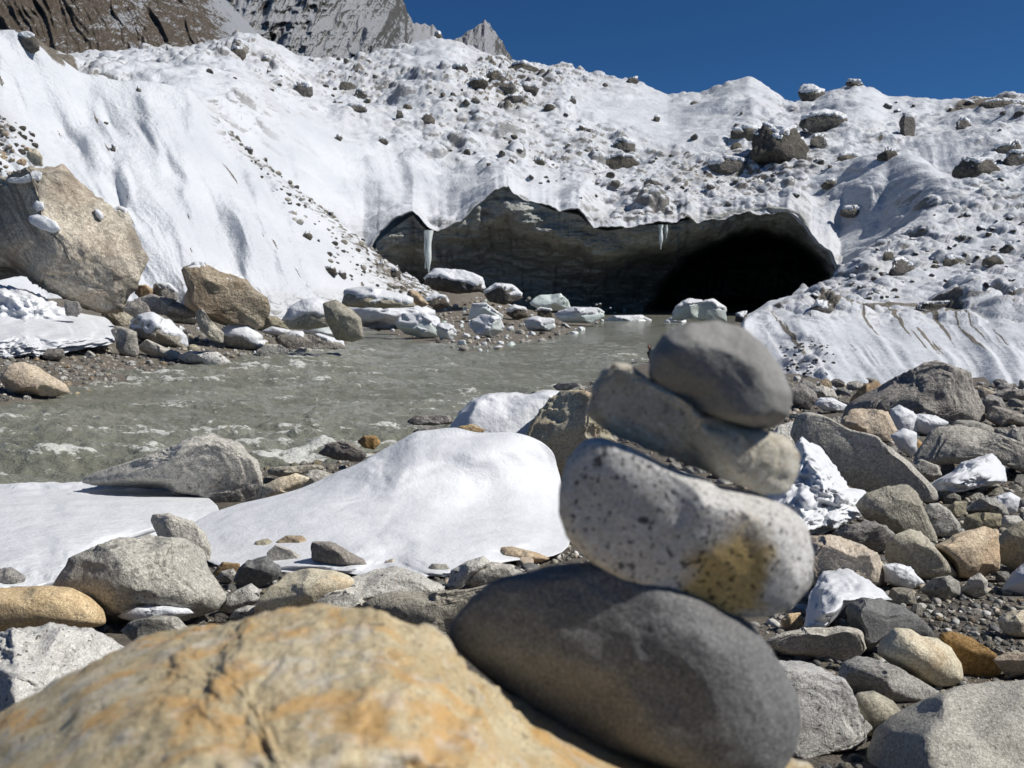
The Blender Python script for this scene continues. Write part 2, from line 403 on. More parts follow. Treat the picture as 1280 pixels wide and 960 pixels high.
# A: the main moraine-covered glacier above the ice cliff
LIP = ('470,303 490,286 516,268 526,280 534,288 548,290 560,283 578,272 590,258 604,247 622,236 636,230 641,240 660,250 690,262 724,268 742,285 760,288 '
       '800,281 846,280 850,276 880,271 905,268 935,262 960,259 985,261 1000,267 1008,278 1014,292 1026,306 1040,322')
def lipY(x): return np.interp(x, [300, 470, 560, 640, 850, 950, 1040], [136, 140, 143, 146, 146, 148, 140])
A0 = '-200,60,108 0,72,112 100,114,116 200,124,122 240,145,124 285,195,127 320,225,129 360,258,131 400,284,134 440,308,137 455,318,138 ' + \
     ' '.join('%s,%g' % (p, lipY(float(p.split(',')[0]))) for p in LIP.split()) + ' 1050,345,136 1080,338,132 1150,296,122 1200,274,116 1300,268,112 1500,258,108'
A1 = ('-200,42,120 0,55,124 100,98,128 200,102,140 250,97,150 290,106,155 330,124,158 365,147,160 400,169,163 440,183,166 480,194,168 520,201,169 560,206,170 '
      '600,203,171 640,207,172 700,226,171 760,240,168 850,236,170 940,226,174 1000,226,172 1050,240,165 1100,252,155 1200,226,140 1300,216,136 1500,210,130')
A2 = ('-200,22,150 0,47,155 100,86,180 200,84,190 250,80,196 300,87,200 350,102,205 400,122,208 480,128,212 560,118,215 640,133,218 760,168,214 850,176,212 '
      '940,162,212 1000,172,206 1060,166,200 1130,181,190 1200,171,182 1300,166,178 1500,160,170')
A3 = ('-200,10,220 0,40,230 35,55,235 80,70,255 150,65,265 200,58,270 240,59,276 275,50,282 300,43,286 320,44,288 345,56,290 370,72,290 400,77,290 430,76,292 460,71,295 500,61,300 '
      '530,52,304 550,48,305 570,53,305 590,62,304 640,77,300 700,83,296 730,88,292 780,98,286 800,105,282 835,119,278 860,114,276 885,112,274 910,102,272 935,97,272 '
      '945,101,270 960,109,268 985,125,264 1010,122,262 1035,111,260 1070,102,258 1090,108,256 1110,119,254 1140,122,252 1200,125,248 1240,122,246 1280,120,244 1500,118,235')
A = Sheet([A0, A1, A2, A3], -190, 1470, 1000, [110, 110, 110], ragged=True)
px, py = A.px, A.py
smooth = np.clip(blob(px, py, 410, 215, 130, 75) + 0.9 * blob(px, py, 250, 110, 60, 18) + 1.2 * blob(px, py, 790, 138, 80, 28) + blob(px, py, 935, 110, 28, 16) + blob(px, py, 860, 168, 60, 26)
                 + blob(px, py, 1130, 225, 80, 32) + blob(px, py, 1085, 130, 40, 22) + blob(px, py, 1180, 180, 42, 26) + blob(px, py, 1060, 290, 60, 40) + 0.8 * blob(px, py, 540, 70, 30, 18)
                 + 0.9 * blob(px, py, 560, 235, 120, 30) + 0.8 * blob(px, py, 690, 245, 50, 18) + blob(px, py, 20, 90, 60, 30), 0, 1)
dens = np.clip(0.55 + 0.5 * f2(px / 90, py / 45, 3, 41) + 0.4 * blob(px, py, 640, 105, 80, 35) + 0.4 * blob(px, py, 300, 65, 70, 20) + 0.3 * blob(px, py, 960, 200, 60, 40), 0, 1) * (1 - smooth)
u_, s_ = A.P[..., 0], A.P[..., 1] * 0.55 + A.P[..., 2] * 0.8
h1, r1 = stones_field(u_, s_, 2.6, 51, 0.5); h2, r2 = stones_field(u_ + 3, s_ * 1.1, 1.5, 61, 0.75); h3, r3 = stones_field(u_ * 1.1, s_ + 9, 5.0, 71, 0.13)
edge = sstep(0, 0.12, A.v / 1.0)[:, None]
und = (4.6 * f2(u_ / 20, s_ / 13, 4, 81) + 1.2 * f2(u_ / 6, s_ / 4, 3, 82)) * (1 - 0.5 * sstep(2.5, 3.0, A.v))[:, None]
gul = (3.0 * f2((px - 0.35 * py) / 58, py / 160, 3, 83) + 0.25 * f2((px - 0.35 * py) / 17, py / 80, 3, 85)) * blob(px, py, 430, 225, 180, 70)
hump = 6 * blob(px, py, 1110, 235, 70, 26) + 3 * blob(px, py, 1075, 262, 30, 14) + 2.5 * blob(px, py, 720, 255, 25, 16) - 3 * blob(px, py, 1190, 205, 40, 22)
flow = 0.7 * f2((px - 0.75 * py) / 24, py / 110, 4, 84) * blob(px, py, 1160, 180, 80, 45)
A.push((und * (0.45 + 0.55 * (1 - smooth)) + gul + hump + flow) * (0.55 + 0.45 * edge))
A.push((0.75 * h1 + 0.7 * h2 + 0.9 * h3) * dens * (0.5 + 0.5 * edge))
bare = 0.58 * sstep(0.3, 0.8, f2(px / 22, py / 9, 4, 91)) * dens * (0.5 + 0.5 * sstep(0.25, 0.7, dens))
bare += 0.95 * np.exp(-((py - (0.62 * px + 30)) / 9) ** 2) * sstep(20, 50, px) * (1 - sstep(88, 110, px))                       # dark ridge, upper left
bare += 0.75 * blob(px, py, 1133, 163, 9, 16) + 0.5 * blob(px, py, 1100, 175, 5, 18) + 1.5 * blob(px, py, 1245, 134, 55, 9)
slope_mat = snow_slope_material('snow_over_moraine', 0.18, (0.085, 0.076, 0.064), (0.155, 0.138, 0.115))
glacier = A.build('glacier', slope_mat, lambda e: e + np.array([0, 60, -30.0]), bare, np.clip(dens * 1.25, 0, 1), under=lambda e: e + np.array([0, 1.6, 0.0]))

# L: the fluted snow slope on the left with its ridge of debris
L0 = '-200,425,68 0,408,74 100,396,79 180,385,84 230,386,88 340,394,92 420,394,100 470,391,108 510,387,115 560,380,122'
L1 = '-200,260,84 0,225,88 100,240,92 180,248,96 230,255,99 340,300,103 420,330,110 470,345,117 510,357,121 560,373,125'
L2 = '-200,30,104 0,43,107 30,50,108 50,64,109 75,77,110 100,90,112 150,99,114 200,104,117 235,110,119 262,138,120 285,163,121 320,194,122 360,227,123 400,257,124 440,289,126 470,317,127 500,340,128 530,357,128 560,373,128'
L = Sheet([L0, L1, L2], -190, 556, 560, [150, 170])
px, py = L.px, L.py
crest = np.interp(L.xs, *np.array([[float(a) for a in p.split(',')[:2]] for p in L2.split()]).T)[None]
below = py - crest
fl = px - 0.52 * py + 12 * f2(px / 60, py / 60, 2, 11)
fade = sstep(0, 26, below)
vary = 0.15 + sstep(-0.25, 0.5, f2(px / 90, py / 80, 3, 10))
flute = (3.4 * f2(fl / 66, py / 210 + px / 700, 3, 12) + 0.4 * vary * f2(fl / 21, py / 120, 3, 13, ridged=True)) * fade * sstep(440, 330, px)
debris = sstep(235, 300, px) * np.exp(-(below / 14) ** 2) * 0.8 + sstep(400, 500, px) * 0.9 * np.exp(-(below / 48) ** 2) + 0.8 * blob(px, py, -10, 195, 45, 38) + 0.4 * sstep(355, 375, py)
u_, s_ = L.P[..., 0], L.P[..., 1] * 0.5 + L.P[..., 2] * 0.86
h1, r1 = stones_field(u_, s_, 1.5, 14, 0.6); h2, r2 = stones_field(u_, s_ + 5, 0.8, 15, 0.7)
debris = np.clip(debris, 0, 1)
L.push(flute + 0.5 * f2(u_ / 6, s_ / 6, 3, 16) + (h1 + h2) * debris * 0.9 + 0.05 * f2(u_, s_ / 2, 3, 17) + 2.2 * blob(px, py, 20, 70, 60, 25) - 1.5 * blob(px, py, 110, 130, 90, 22))
bare = debris * 0.72 * sstep(-0.3, 0.5, f2((px - py) / 12, (px + py) / 26, 3, 18)) + 0.75 * sstep(0.52, 0.62, f2(fl / 5, py / 28, 3, 19)) * (below > 20)
bare += 0.95 * np.exp(-((py - (0.62 * px + 33)) / 8) ** 2) * sstep(0, 12, px) * (1 - sstep(60, 100, px)) * sstep(10, 30, px)
snow_slope = L.build('snow_slope', slope_mat, lambda e: e + np.array([0, 9, -9.0]), bare, np.clip(debris * 1.2, 0, 1), under=lambda e: e + np.array([0, 2.0, -5.0]))

# B: the nearer snowy moraine on the right
B0 = '880,492,34 930,489,35 960,489,33 985,489,30 1040,489,26.5 1150,488,26 1300,488,26 1500,492,26'
B1 = '880,488,36 900,474,40 916,432,46 930,402,50 960,383,54 1000,374,56 1040,376,57 1100,382,57 1180,385,56 1280,381,54 1500,372,52'
B2 = '880,487,37 900,470,42 916,427,48 930,398,53 960,378,58 1000,369,64 1025,362,72 1042,346,80 1080,317,86 1120,290,94 1160,264,99 1200,254,101 1280,249,101 1500,235,98'
B = Sheet([B0, B1, B2], 880, 1470, 520, [140, 170])
px, py = B.px, B.py
lower = sstep(1.05, 0.9, B.v)[:, None] * np.ones_like(px)
edge = sstep(880, 930, px)
dens = np.clip((0.45 + 0.5 * f2(px / 60, py / 25, 3, 21)) * (1 - lower) + 0.7 * lower * blob(px, py, 1005, 455, 26, 30) + 0.45 * lower * sstep(420, 385, py), 0, 1) * edge * sstep(930, 1040, px + 60 * lower)
u_, s_ = B.P[..., 0], B.P[..., 1] * 0.5 + B.P[..., 2] * 0.8
h1, r1 = stones_field(u_, s_, 1.5, 22, 0.7); h2, r2 = stones_field(u_ + 2, s_, 0.75, 23, 0.8); h3, _ = stones_field(u_, s_ + 4, 2.8, 24, 0.4)
fl = px - 0.75 * py
fl2 = px + 0.25 * py
gull = (0.35 * f2(fl / 38, py / 120, 3, 25) + 0.07 * sstep(-0.1, 0.5, f2(px / 60, py / 40, 2, 20)) * f2(fl / 12, py / 90, 3, 30, ridged=True)) * lower * edge
B.push((0.5 * f2(u_ / 5, s_ / 5, 4, 26) * edge + 0.9 * f2(u_ / 14, s_ / 9, 2, 29) * edge * (1 - 0.5 * lower)) * sstep(1.0, 0.9, np.abs(B.v - 1.0))[:, None] * 0 + 0.3 * f2(u_ / 5, s_ / 5, 4, 26) * edge + gull
       + (0.9 * h1 + 0.8 * h2 + h3) * dens)
bare = 0.55 * dens * sstep(0.3, 0.8, f2(px / 25, py / 11, 4, 27)) + 0.95 * lower * sstep(0.08, 0.5, f2(fl / 8, py / 70, 4, 28)) * edge * sstep(465, 425, py) + 0.5 * lower * sstep(405, 384, py) * sstep(-0.1, 0.4, f2(px / 18, py / 7, 4, 38)) * edge
bare += 0.8 * blob(px, py, 1170, 387, 34, 7) + 0.9 * blob(px, py, 1030, 384, 15, 8) + 0.7 * blob(px, py, 1100, 380, 60, 4)
moraine = B.build('moraine_slope', snow_slope_material('snow_over_rubble', 0.07, (0.10, 0.092, 0.08), (0.18, 0.16, 0.13)),
                  lambda e: e + np.array([0.3, 8, -8.0]), bare, np.clip(dens * 1.2, 0, 1), under=lambda e: e + np.array([0, 0.6, -2.0]))

# C: the grey ice cliff and the cave at its foot
lp = np.array([[float(v) for v in p.split(',')] for p in LIP.split()])
cx = np.linspace(452, 1062, 520)
lip = np.interp(cx, lp[:, 0], lp[:, 1], left=310, right=335)
tt = np.linspace(0, 1, 190)[:, None]
foot = np.interp(cx, [450, 530, 600, 660, 720, 800, 1062], [392, 394, 398, 402, 408, 412, 412])[None]
cpx = np.broadcast_to(cx, (190, 520)); cpy = lip[None] - 13 + (foot - lip[None] + 13) * tt
base = lipY(cx)[None] + 2.0 + 0 * cpy
h = cpy - lip[None]
over = 14 * sstep(6, 85, h) - 3.2 * np.exp(-((h - 34) / 13) ** 2) * sstep(560, 640, cpx) + 5.5 * sstep(60, 120, h) * sstep(600, 720, cpx)
bulge = -4.0 * blob(cpx, cpy, 640, 285, 55, 40) - 2.5 * blob(cpx, cpy, 515, 305, 26, 26) + 3.0 * blob(cpx, cpy, 560, 305, 34, 20) + 2.2 * sstep(598, 604, cpx) * sstep(640, 606, cpx) * blob(cpx, cpy, 610, 265, 40, 30)
rgh = 1.5 * f2(cpx / 46, cpy / 20, 4, 31) + 0.9 * f2((cpx + 1.5 * cpy) / 40, cpy / 9, 4, 32, ridged=True) + 0.35 * f2(cpx / 7, cpy / 7, 3, 33)
CAVE = pl('770,425 800,398 818,372 830,350 848,331 872,312 896,303 920,292 950,291 978,297 1000,306 1014,314 1030,326 1037,342 1035,360 1024,380 1010,425')
sdc, _ = poly_sd(cpx + 5 * f2(cpx / 20, cpy / 20, 3, 36), cpy + 9 * f2(cpx / 28, cpy / 28, 4, 34), CAVE)
cave = sstep(4, -14, sdc)
shoulder = 20 * sstep(130, 0, sdc) * sstep(620, 830, cpx) * sstep(8, 60, h)
Yc = base + over + bulge + rgh * 1.1 * sstep(-4, 12, h) + shoulder + 75 * cave + 22 * sstep(1, -13, h)
def ice_cliff_material():
    t = NT('dirty_glacier_ice'); v, r = t.coords()
    mp = t.n('Mapping'); t.l(v, mp.inputs['Vector']); mp.vector_type = 'TEXTURE'; mp.inputs['Rotation'].default_value = (0.2, 0.3, 0); mp.inputs['Scale'].default_value = (4, 3.3, 0.77)
    mv = t.n('Mapping'); t.l(v, mv.inputs['Vector']); mv.inputs['Scale'].default_value = (1.6, 0.3, 0.12)
    b1 = t.noise(mp.outputs[0], 0.35, 6, 0.65, 0.6); b2 = t.noise(mv.outputs[0], 0.45, 5, 0.6, 0.3); n = t.noise(v, 0.9, 6, 0.65)
    c = t.mix(t.ramp(b1, 0.35, 0.65), (0.235, 0.25, 0.235), (0.44, 0.445, 0.41))
    c = t.mix(t.ramp(n, 0.48, 0.7, 0, 0.85), c, (0.19, 0.178, 0.15)); c = t.mix(t.ramp(b2, 0.5, 0.66, 0, 0.75), c, (0.12, 0.12, 0.113))
    c = t.mix(t.ramp(b1, 0.62, 0.7, 0, 0.5), c, (0.55, 0.54, 0.49))
    t.l(c, t.b.inputs['Base Color']); t.b.inputs['Roughness'].default_value = 0.45
    t.l(t.bump(t.math('ADD', n, b1), 0.8, 0.9), t.b.inputs['Normal']); return t.m
cliff = mk('ice_cliff', at(cpx, cpy, Yc).reshape(-1, 3), grid_faces(190, 520)[:, ::-1], ice_cliff_material())
tag(cliff, kind='structure')

# ------------------------------------------------------------------ mountains beyond
def mountain_material(name, r1, r2, u, snow_lo, snow_hi, snow_amt):
    t = NT(name); v, r = t.coords()
    mv = t.n('Mapping'); t.l(v, mv.inputs['Vector']); mv.vector_type = 'TEXTURE'; mv.inputs['Rotation'].default_value = (0, -0.3, 0); mv.inputs['Scale'].default_value = (1.0, 2.5, 4.5)
    n0 = t.noise(v, 6 / u / 10, 6, 0.65); n1 = t.noise(mv.outputs[0], 10 / u / 2, 7, 0.7, 0.3); n2 = t.noise(v, 10 / u, 5, 0.7)
    c = t.mix(t.ramp(n1, 0.35, 0.68), r1, r2); c = t.mix(t.ramp(n2, 0.4, 0.75, 0, .6), c, tuple(k * .5 for k in r1))
    a = t.n('Attribute'); a.attribute_name = 'bare'
    geo = t.n('NewGeometry'); sx = t.n('SeparateXYZ'); t.l(geo.outputs['True Normal'], sx.inputs[0])
    f = t.math('ADD', t.math('ADD', t.math('MULTIPLY', sx.outputs[2], 0.9), t.math('MULTIPLY', t.math('SUBTRACT', n0, 0.5), 1.5)), t.math('ADD', t.math('MULTIPLY', t.math('SUBTRACT', n1, 0.5), 1.9), a.outputs['Fac']))
    c = t.mix(t.math('MULTIPLY', t.ramp(f, snow_lo, snow_hi), snow_amt), c, (0.70, 0.72, 0.75))
    t.l(c, t.b.inputs['Base Color']); t.b.inputs['Roughness'].default_value = 0.85; t.b.inputs['Specular IOR Level'].default_value = 0.15
    t.l(t.bump(t.math('ADD', n1, n2), 0.9, u), t.b.inputs['Normal']); return t.m
def mountain(name, x0, x1, nx, nr, top, bot, Yb, Yt, disp, mat, bare):
    xs = np.linspace(x0, x1, nx); tp = np.interp(xs, top[:, 0], top[:, 1]); bt = np.interp(xs, bot[:, 0], bot[:, 1])
    t = np.linspace(0, 1, nr)[:, None]; P_y = bt + (tp - bt) * t; X = np.broadcast_to(xs, P_y.shape)
    Y = Yb + (Yt - Yb) * t ** 1.1; D = disp(X, P_y)
    P = at(X, P_y, Y - D)
    P = np.concatenate([P, (P[-1] + np.array([0, (Yt - Yb), -0.5 * (P[-1, :, 2].max() - P[0, :, 2].min())]))[None]])
    b = bare(X, P_y); b = np.concatenate([b, b[-1:]])
    return tag(mk(name, P.reshape(-1, 3), grid_faces(nr + 1, nx), mat, attrs={'bare': b}), kind='structure')
mountain('rock_mountain', -420, 345, 560, 240, pl('-420,-330 -150,-260 0,-190 120,-130 200,-75 245,-35 268,-12 285,2 300,18 315,34 330,52 345,66'), pl('-420,115 0,110 150,100 345,95'), 470, 760,
         lambda x, y: 15 * f2((x - 0.32 * y) / 20 + 0.5 * f2(x / 40, y / 40, 2, 2), y / 110, 5, 3, ridged=True, gain=.6) + 20 * f2(x / 90, y / 70, 3, 4),
         mountain_material('brown_cliff_rock', (0.19, 0.155, 0.12), (0.34, 0.285, 0.225), 9, 0.62, 0.75, 1.0),
         lambda x, y: -0.25 + 0.75 * sstep(235, 300, x - 0.5 * y + 20 * f2(x / 12, y / 12, 3, 5)) + 0.25 * blob(x, y, 165, 25, 30, 30))
mountain('snowy_peak', 235, 575, 420, 260, pl('235,-90 300,-170 400,-190 455,-100 480,-55 488,-30 495,-18 500,-5 506,4 509,15 513,21 517,30 521,28 526,31 531,29 537,33 541,30 545,36 548,39 551,47 556,53 575,74'), pl('235,110 575,110'), 1500, 2900,
         lambda x, y: 115 * f2((x + 0.4 * y) / 30, y / 60, 6, 6, ridged=True, gain=.5) + 70 * f2(x / 70, y / 60, 3, 7) + 90 * blob(x, y, 470, 30, 18, 90),
         mountain_material('far_peak_rock', (0.15, 0.145, 0.14), (0.27, 0.255, 0.235), 30, 0.62, 0.78, 0.95),
         lambda x, y: 0.46 - 0.42 * sstep(440, 490, x) * sstep(520, 505, x))
M3x = lambda x, y: 170 * np.clip(1 - np.abs(x - (607 + 0.28 * (y - 26))) / np.where(x < 607 + 0.28 * (y - 26), 150, 40), 0, 1) + 34 * f2(x / 9 + 0.03 * y, y / 22, 5, 8, ridged=True, gain=.6)
mountain('pyramid_peak', 535, 665, 240, 180, pl('535,66 553,59 562,54 570,48 577,46 584,39 592,36 598,30.5 602,29 606,24 609,28 612,29 616,37 619,39 624,48 628,51 633,63 637,67 642,77 665,96'), pl('535,115 665,115'), 2300, 3300, M3x,
         mountain_material('pyramid_peak_rock', (0.20, 0.19, 0.18), (0.30, 0.28, 0.26), 40, 0.30, 0.5, 0.95),
         lambda x, y: 0.95 - 1.0 * sstep(-4, 4, x - (607 + 0.28 * (y - 26))) - 0.25 * sstep(44, 56, y))

# ------------------------------------------------------------------ stones: builders
TAKEN = np.zeros((960, 1280), bool)          # pixels of the photo already covered by a traced thing (for scattering the rest)
def fill_mask(poly, grow=0):
    x0, y0 = np.floor(poly.min(0) - grow).astype(int); x1, y1 = np.ceil(poly.max(0) + grow).astype(int)
    x0, y0 = max(x0, 0), max(y0, 0); x1, y1 = min(x1, 1279), min(y1, 959)
    if x1 <= x0 or y1 <= y0: return
    X, Y = np.meshgrid(np.arange(x0, x1 + 1), np.arange(y0, y1 + 1))
    d, _ = poly_sd(X, Y, poly); TAKEN[y0:y1 + 1, x0:x1 + 1] |= d < grow
_YS = np.geomspace(0.6, 180, 900)
def ground_hit(px, py):
    kx, kz = ray(px, py)
    g = ground_z(kx * _YS, _YS); z = CAM_H + kz * _YS
    i = np.argmax(z < g) if (z < g).any() else len(_YS) - 1
    if i == 0: return _YS[0]
    a, b = z[i - 1] - g[i - 1], z[i] - g[i]
    return _YS[i - 1] + (_YS[i] - _YS[i - 1]) * a / (a - b + 1e-9)
def outline_radius(poly, nb=360, smooth=5):
    """distance from the middle to the outline for each direction"""
    c = 0.5 * (poly.min(0) + poly.max(0)) * 0.4 + poly.mean(0) * 0.6
    q = np.concatenate([poly, poly[:1]]); seg = np.linspace(0, 1, 60, endpoint=False)[None, :, None]
    pts = (q[:-1, None] * (1 - seg) + q[1:, None] * seg).reshape(-1, 2) - c
    ang = np.arctan2(-pts[:, 1], pts[:, 0]); r = np.hypot(pts[:, 0], pts[:, 1])
    b = ((ang + math.pi) / (2 * math.pi) * nb).astype(int) % nb
    R = np.zeros(nb); np.maximum.at(R, b, r)
    ok = R > 0; R = np.interp(np.arange(nb), np.arange(nb)[ok], R[ok], period=nb)
    if smooth > 1: R = np.convolve(np.pad(R, smooth, 'wrap'), np.ones(smooth) / smooth, 'same')[smooth:-smooth]
    return c, R
STYLE = dict(
    boulderish=dict(nf=1, pw=0.92, lo=0.05, fi=0.012, ridge=0.004, soft=0.11),
    hewn=dict(nf=9, pw=0.86, lo=0.06, fi=0.035, ridge=0.008, soft=0.02),            # facets, box power, low noise, fine noise, ridged
    round=dict(nf=2, pw=0.92, lo=0.05, fi=0.009, ridge=0.0, soft=0.04),
    cobble=dict(nf=10, pw=0.85, lo=0.05, fi=0.018, ridge=0.015),
    block=dict(nf=15, pw=0.75, lo=0.05, fi=0.024, ridge=0.035),
    rough=dict(nf=12, pw=0.80, lo=0.06, fi=0.034, ridge=0.06),
    slab=dict(nf=10, pw=0.72, lo=0.05, fi=0.022, ridge=0.03),
    snow=dict(nf=0, pw=0.9, lo=0.10, fi=0.006, ridge=0.0),
    lumpy=dict(nf=0, pw=0.85, lo=0.20, fi=0.055, ridge=0.0),
)
def shape(dirs, seed, nf, pw, lo, fi, ridge, planes=(), soft=0.012):
    """unit-size stone: rounded box, cut by planes, roughened"""
    r = np.random.default_rng(seed)
    d = np.sign(dirs) * np.abs(dirs) ** pw if pw != 1 else dirs
    p = d / np.linalg.norm(d, axis=1, keepdims=True) * (np.linalg.norm(d, axis=1, keepdims=True) ** 0.5)
    cuts = [(n / np.linalg.norm(n), k) for n, k in ((np.array(n, float), k) for n, k in planes)]
    for i in range(nf):
        n = r.normal(size=3) * np.array([1, 1.3, 0.9]); n /= np.linalg.norm(n)
        cuts.append((n, r.uniform(0.58, 0.86)))
    for n, k in cuts:
        s = p @ n; hgt = k * s.max(); o = soft * np.logaddexp(0, (s - hgt) / soft)
        p = p - n[None] * (o * 0.95)[:, None]
    q = dirs * 1.0 + r.uniform(-50, 50, 3)
    amt = lo * fbm(q * 1.6, 3, seed) + ridge * fbm(q * 3.1, 4, seed + 3, ridged=True) + fi * fbm(q * 9, 4, seed + 5) + fi * 0.5 * fbm(q * 24, 3, seed + 8)
    return p * (1 + amt)[:, None]
def silhouette_stone(poly, Yc, T, seed, style, planes=(), lvl=None, drape=None, edge=5, lean=0.9):
    """a solid whose outline is the traced one and whose depth is T on either side of its middle"""
    c, R = outline_radius(poly, smooth=edge)
    size = max(np.ptp(poly[:, 0]), np.ptp(poly[:, 1]))
    if lvl is None: lvl = 6 if size > 130 else 5 if size > 42 else 4 if size > 16 else 3
    V, F = ico(lvl)
    S = shape(V, seed, planes=planes, **STYLE[style])
    ph = np.arctan2(S[:, 2], S[:, 0]); rho = np.hypot(S[:, 0], S[:, 2])
    mx = np.hypot(V[:, 0], V[:, 2])
    k = (ph + math.pi) / (2 * math.pi) * 360
    R = R * 1.025
    Rr = np.interp(k, np.arange(361), np.append(R, R[0]))
    # where the solid is seen edge-on it must reach the outline: normalise the rim
    rim = np.abs(V[:, 1]) < 0.16
    bins = (k[rim]).astype(int) // 6; m = np.full(60, 0.0); np.maximum.at(m, bins, rho[rim]); m[m == 0] = 1
    m = np.convolve(np.pad(m, 2, 'wrap'), [.2, .2, .2, .2, .2], 'same')[2:-2]
    norm = np.interp(k / 6, np.arange(-1, 62) + 0.5, np.concatenate([m[-1:], m, m[:2]])[:63])
    rr = rho / norm * Rr
    ex = Yc / FPX
    X, Z, D = rr * np.cos(ph) * ex, rr * np.sin(ph) * ex, S[:, 1] * T
    ctr = at(c[0], c[1], Yc)
    if drape is not None:            # a sheet lying on the sloping ground: its foot nearer, its far edge farther away
        qx, qy = c[0] + rr * np.cos(ph), c[1] - rr * np.sin(ph)
        if drape[0] == 'ground':     # follows the bank itself
            ys = np.linspace(poly[:, 1].min(), poly[:, 1].max() + 1, 24)
            yg = np.array([ground_hit(min(max(c[0], 60), 1250), v) for v in ys]) * drape[2]; kk = 0.9; yg = drape[1] - kk * np.logaddexp(0, (drape[1] - yg) / kk)
            Yd = np.interp(qy, ys, yg)
        else: Yd = np.interp(qy, [poly[:, 1].min(), poly[:, 1].max()], [drape[1], drape[0]])
        Yd = Yd + D * np.abs(S[:, 1]) ** 0.8
        inner = np.clip(1 - (rr / np.maximum(Rr, 1e-6)) ** 2, 0, 1)
        Yd = Yd + 0.30 * T * f2(qx / (size * .22), qy / (size * .13), 3, seed) * inner + 0.1 * T * f2(qx / (size * .07), qy / (size * .05), 3, seed + 1) * inner
        return at(qx, qy, Yd) - ctr, F, ctr, Yc / FPX
    kx, kz = ray(c[0], c[1])         # the stone's long axis runs along the slope away from the viewer
    return np.stack([X + D * kx * lean, D, Z + D * kz * lean], 1), F, ctr, Yc / FPX
def normals(V, F):
    n = np.cross(V[F[:, 1]] - V[F[:, 0]], V[F[:, 2]] - V[F[:, 0]]); N = np.zeros_like(V)
    for i in range(3): np.add.at(N, F[:, i], n)
    return N / (np.linalg.norm(N, axis=1, keepdims=True) + 1e-12)
def snow_cap(o, V, F, px, thr=0.45, thick=2.5, seed=0, mask=None):
    """snow lying on the upper side of a stone: a closed skin, above the stone where snow lies and inside it elsewhere"""
    N = normals(V, F); k = N[:, 2] + 0.35 * fbm(V / (px * 18) + seed, 3, seed)
    if mask is not None: k = np.minimum(k, mask(V))
    on = sstep(thr - 0.12, thr + 0.15, k)
    W = V + N * (px * (thick * on - 2.5 * (1 - on)))[:, None]
    W[:, 2] += px * 0.8 * on
    return mk('snow_cap', W, F, snow_mat(px), o)
_seed = [100]
SG = 'patches of old snow on the near bank'; N1 = 'boulders and stones on the near bank left of the cairn'; N2 = 'boulders and stones on the near bank right of the cairn'
def traced(name, label, cat, group, mat, poly, style='cobble', D=None, T=None, planes=(), cap=None, sink=0.0, lvl=None, capmask=None, drape=None, take=True, edge=5, dz=0, lean=0.9):
    poly = pl(poly) if isinstance(poly, str) else poly
    if take: fill_mask(poly)
    _seed[0] += 7
    if drape is not None: D = drape[1] * .8 if drape[0] == 'ground' else 0.5 * (drape[0] + drape[1])
    if D is None:
        i = np.argmax(poly[:, 1]); bx = poly[poly[:, 1] > poly[:, 1].max() - 3, 0].mean()
        D = ground_hit(bx, poly[i, 1])
    elif drape is None and group in (N1, N2, SG) and 'water' not in label and 'shallow' not in label and 'strip of snow' not in label:
        i = np.argmax(poly[:, 1]); hit = ground_hit(poly[i, 0], poly[i, 1])          # nothing may hover in front of the bank
        if D < hit < 16: D = hit
    wpx, hpx = np.ptp(poly[:, 0]), np.ptp(poly[:, 1])
    if T is None: T = 0.45 * math.sqrt(wpx * hpx) * D / FPX
    Yc = D + (0.4 * T if drape is None else 0)
    V, F, ctr, ppx = silhouette_stone(poly, Yc, T, _seed[0], style, planes, lvl, drape, edge, lean)
    ctr = ctr + np.array([0, 0, dz])
    m = mat if not isinstance(mat, str) else (snow_mat(ppx) if mat == 'snow' else rock_mat(mat, ppx))
    o = mk(name, V, F, m, loc=ctr)
    tag(o, label, cat, group)
    if cap is not None: snow_cap(o, V, F, ppx, thr=cap, seed=_seed[0], mask=capmask)
    return o

# ------------------------------------------------------------------ the cairn and the boulder it stands on
FRONT = (-0.25, -0.95, 0.05)
def near_mat(name, px, **kw): return rock_material(name, px=px, vary=0, **kw)
PXN = 0.58 / FPX
m_boulder = near_mat('yellow_granite', PXN, c1=(0.45, 0.325, 0.17), c2=(0.62, 0.51, 0.335), speck=0.5, speck_px=8, stain=0.8, stain_col=(0.54, 0.31, 0.095), bumpk=1.7, mottle=0.9, pale=0.4, spec=0.6, rough=0.6)
m_base = near_mat('slate_grey_stone', PXN, c1=(0.125, 0.126, 0.125), c2=(0.205, 0.205, 0.20), speck=0.55, speck_px=4, bumpk=1.7, mottle=1.25)
m_speck = near_mat('speckled_white_granite', PXN, c1=(0.46, 0.44, 0.40), c2=(0.66, 0.64, 0.60), speck=0.85, speck_px=7.5, th=0.03, speck_col=(0.05, 0.05, 0.055), bumpk=1.5)
m_flat = near_mat('layered_pale_stone', PXN, c1=(0.48, 0.42, 0.31), c2=(0.64, 0.59, 0.49), band=0.4, speck=0.5, speck_px=12, bumpk=1.6)
m_top = near_mat('smooth_grey_stone', PXN, c1=(0.20, 0.198, 0.185), c2=(0.28, 0.275, 0.26), speck=0.15, speck_px=4, bumpk=0.9, mottle=0.7, band=0.25)
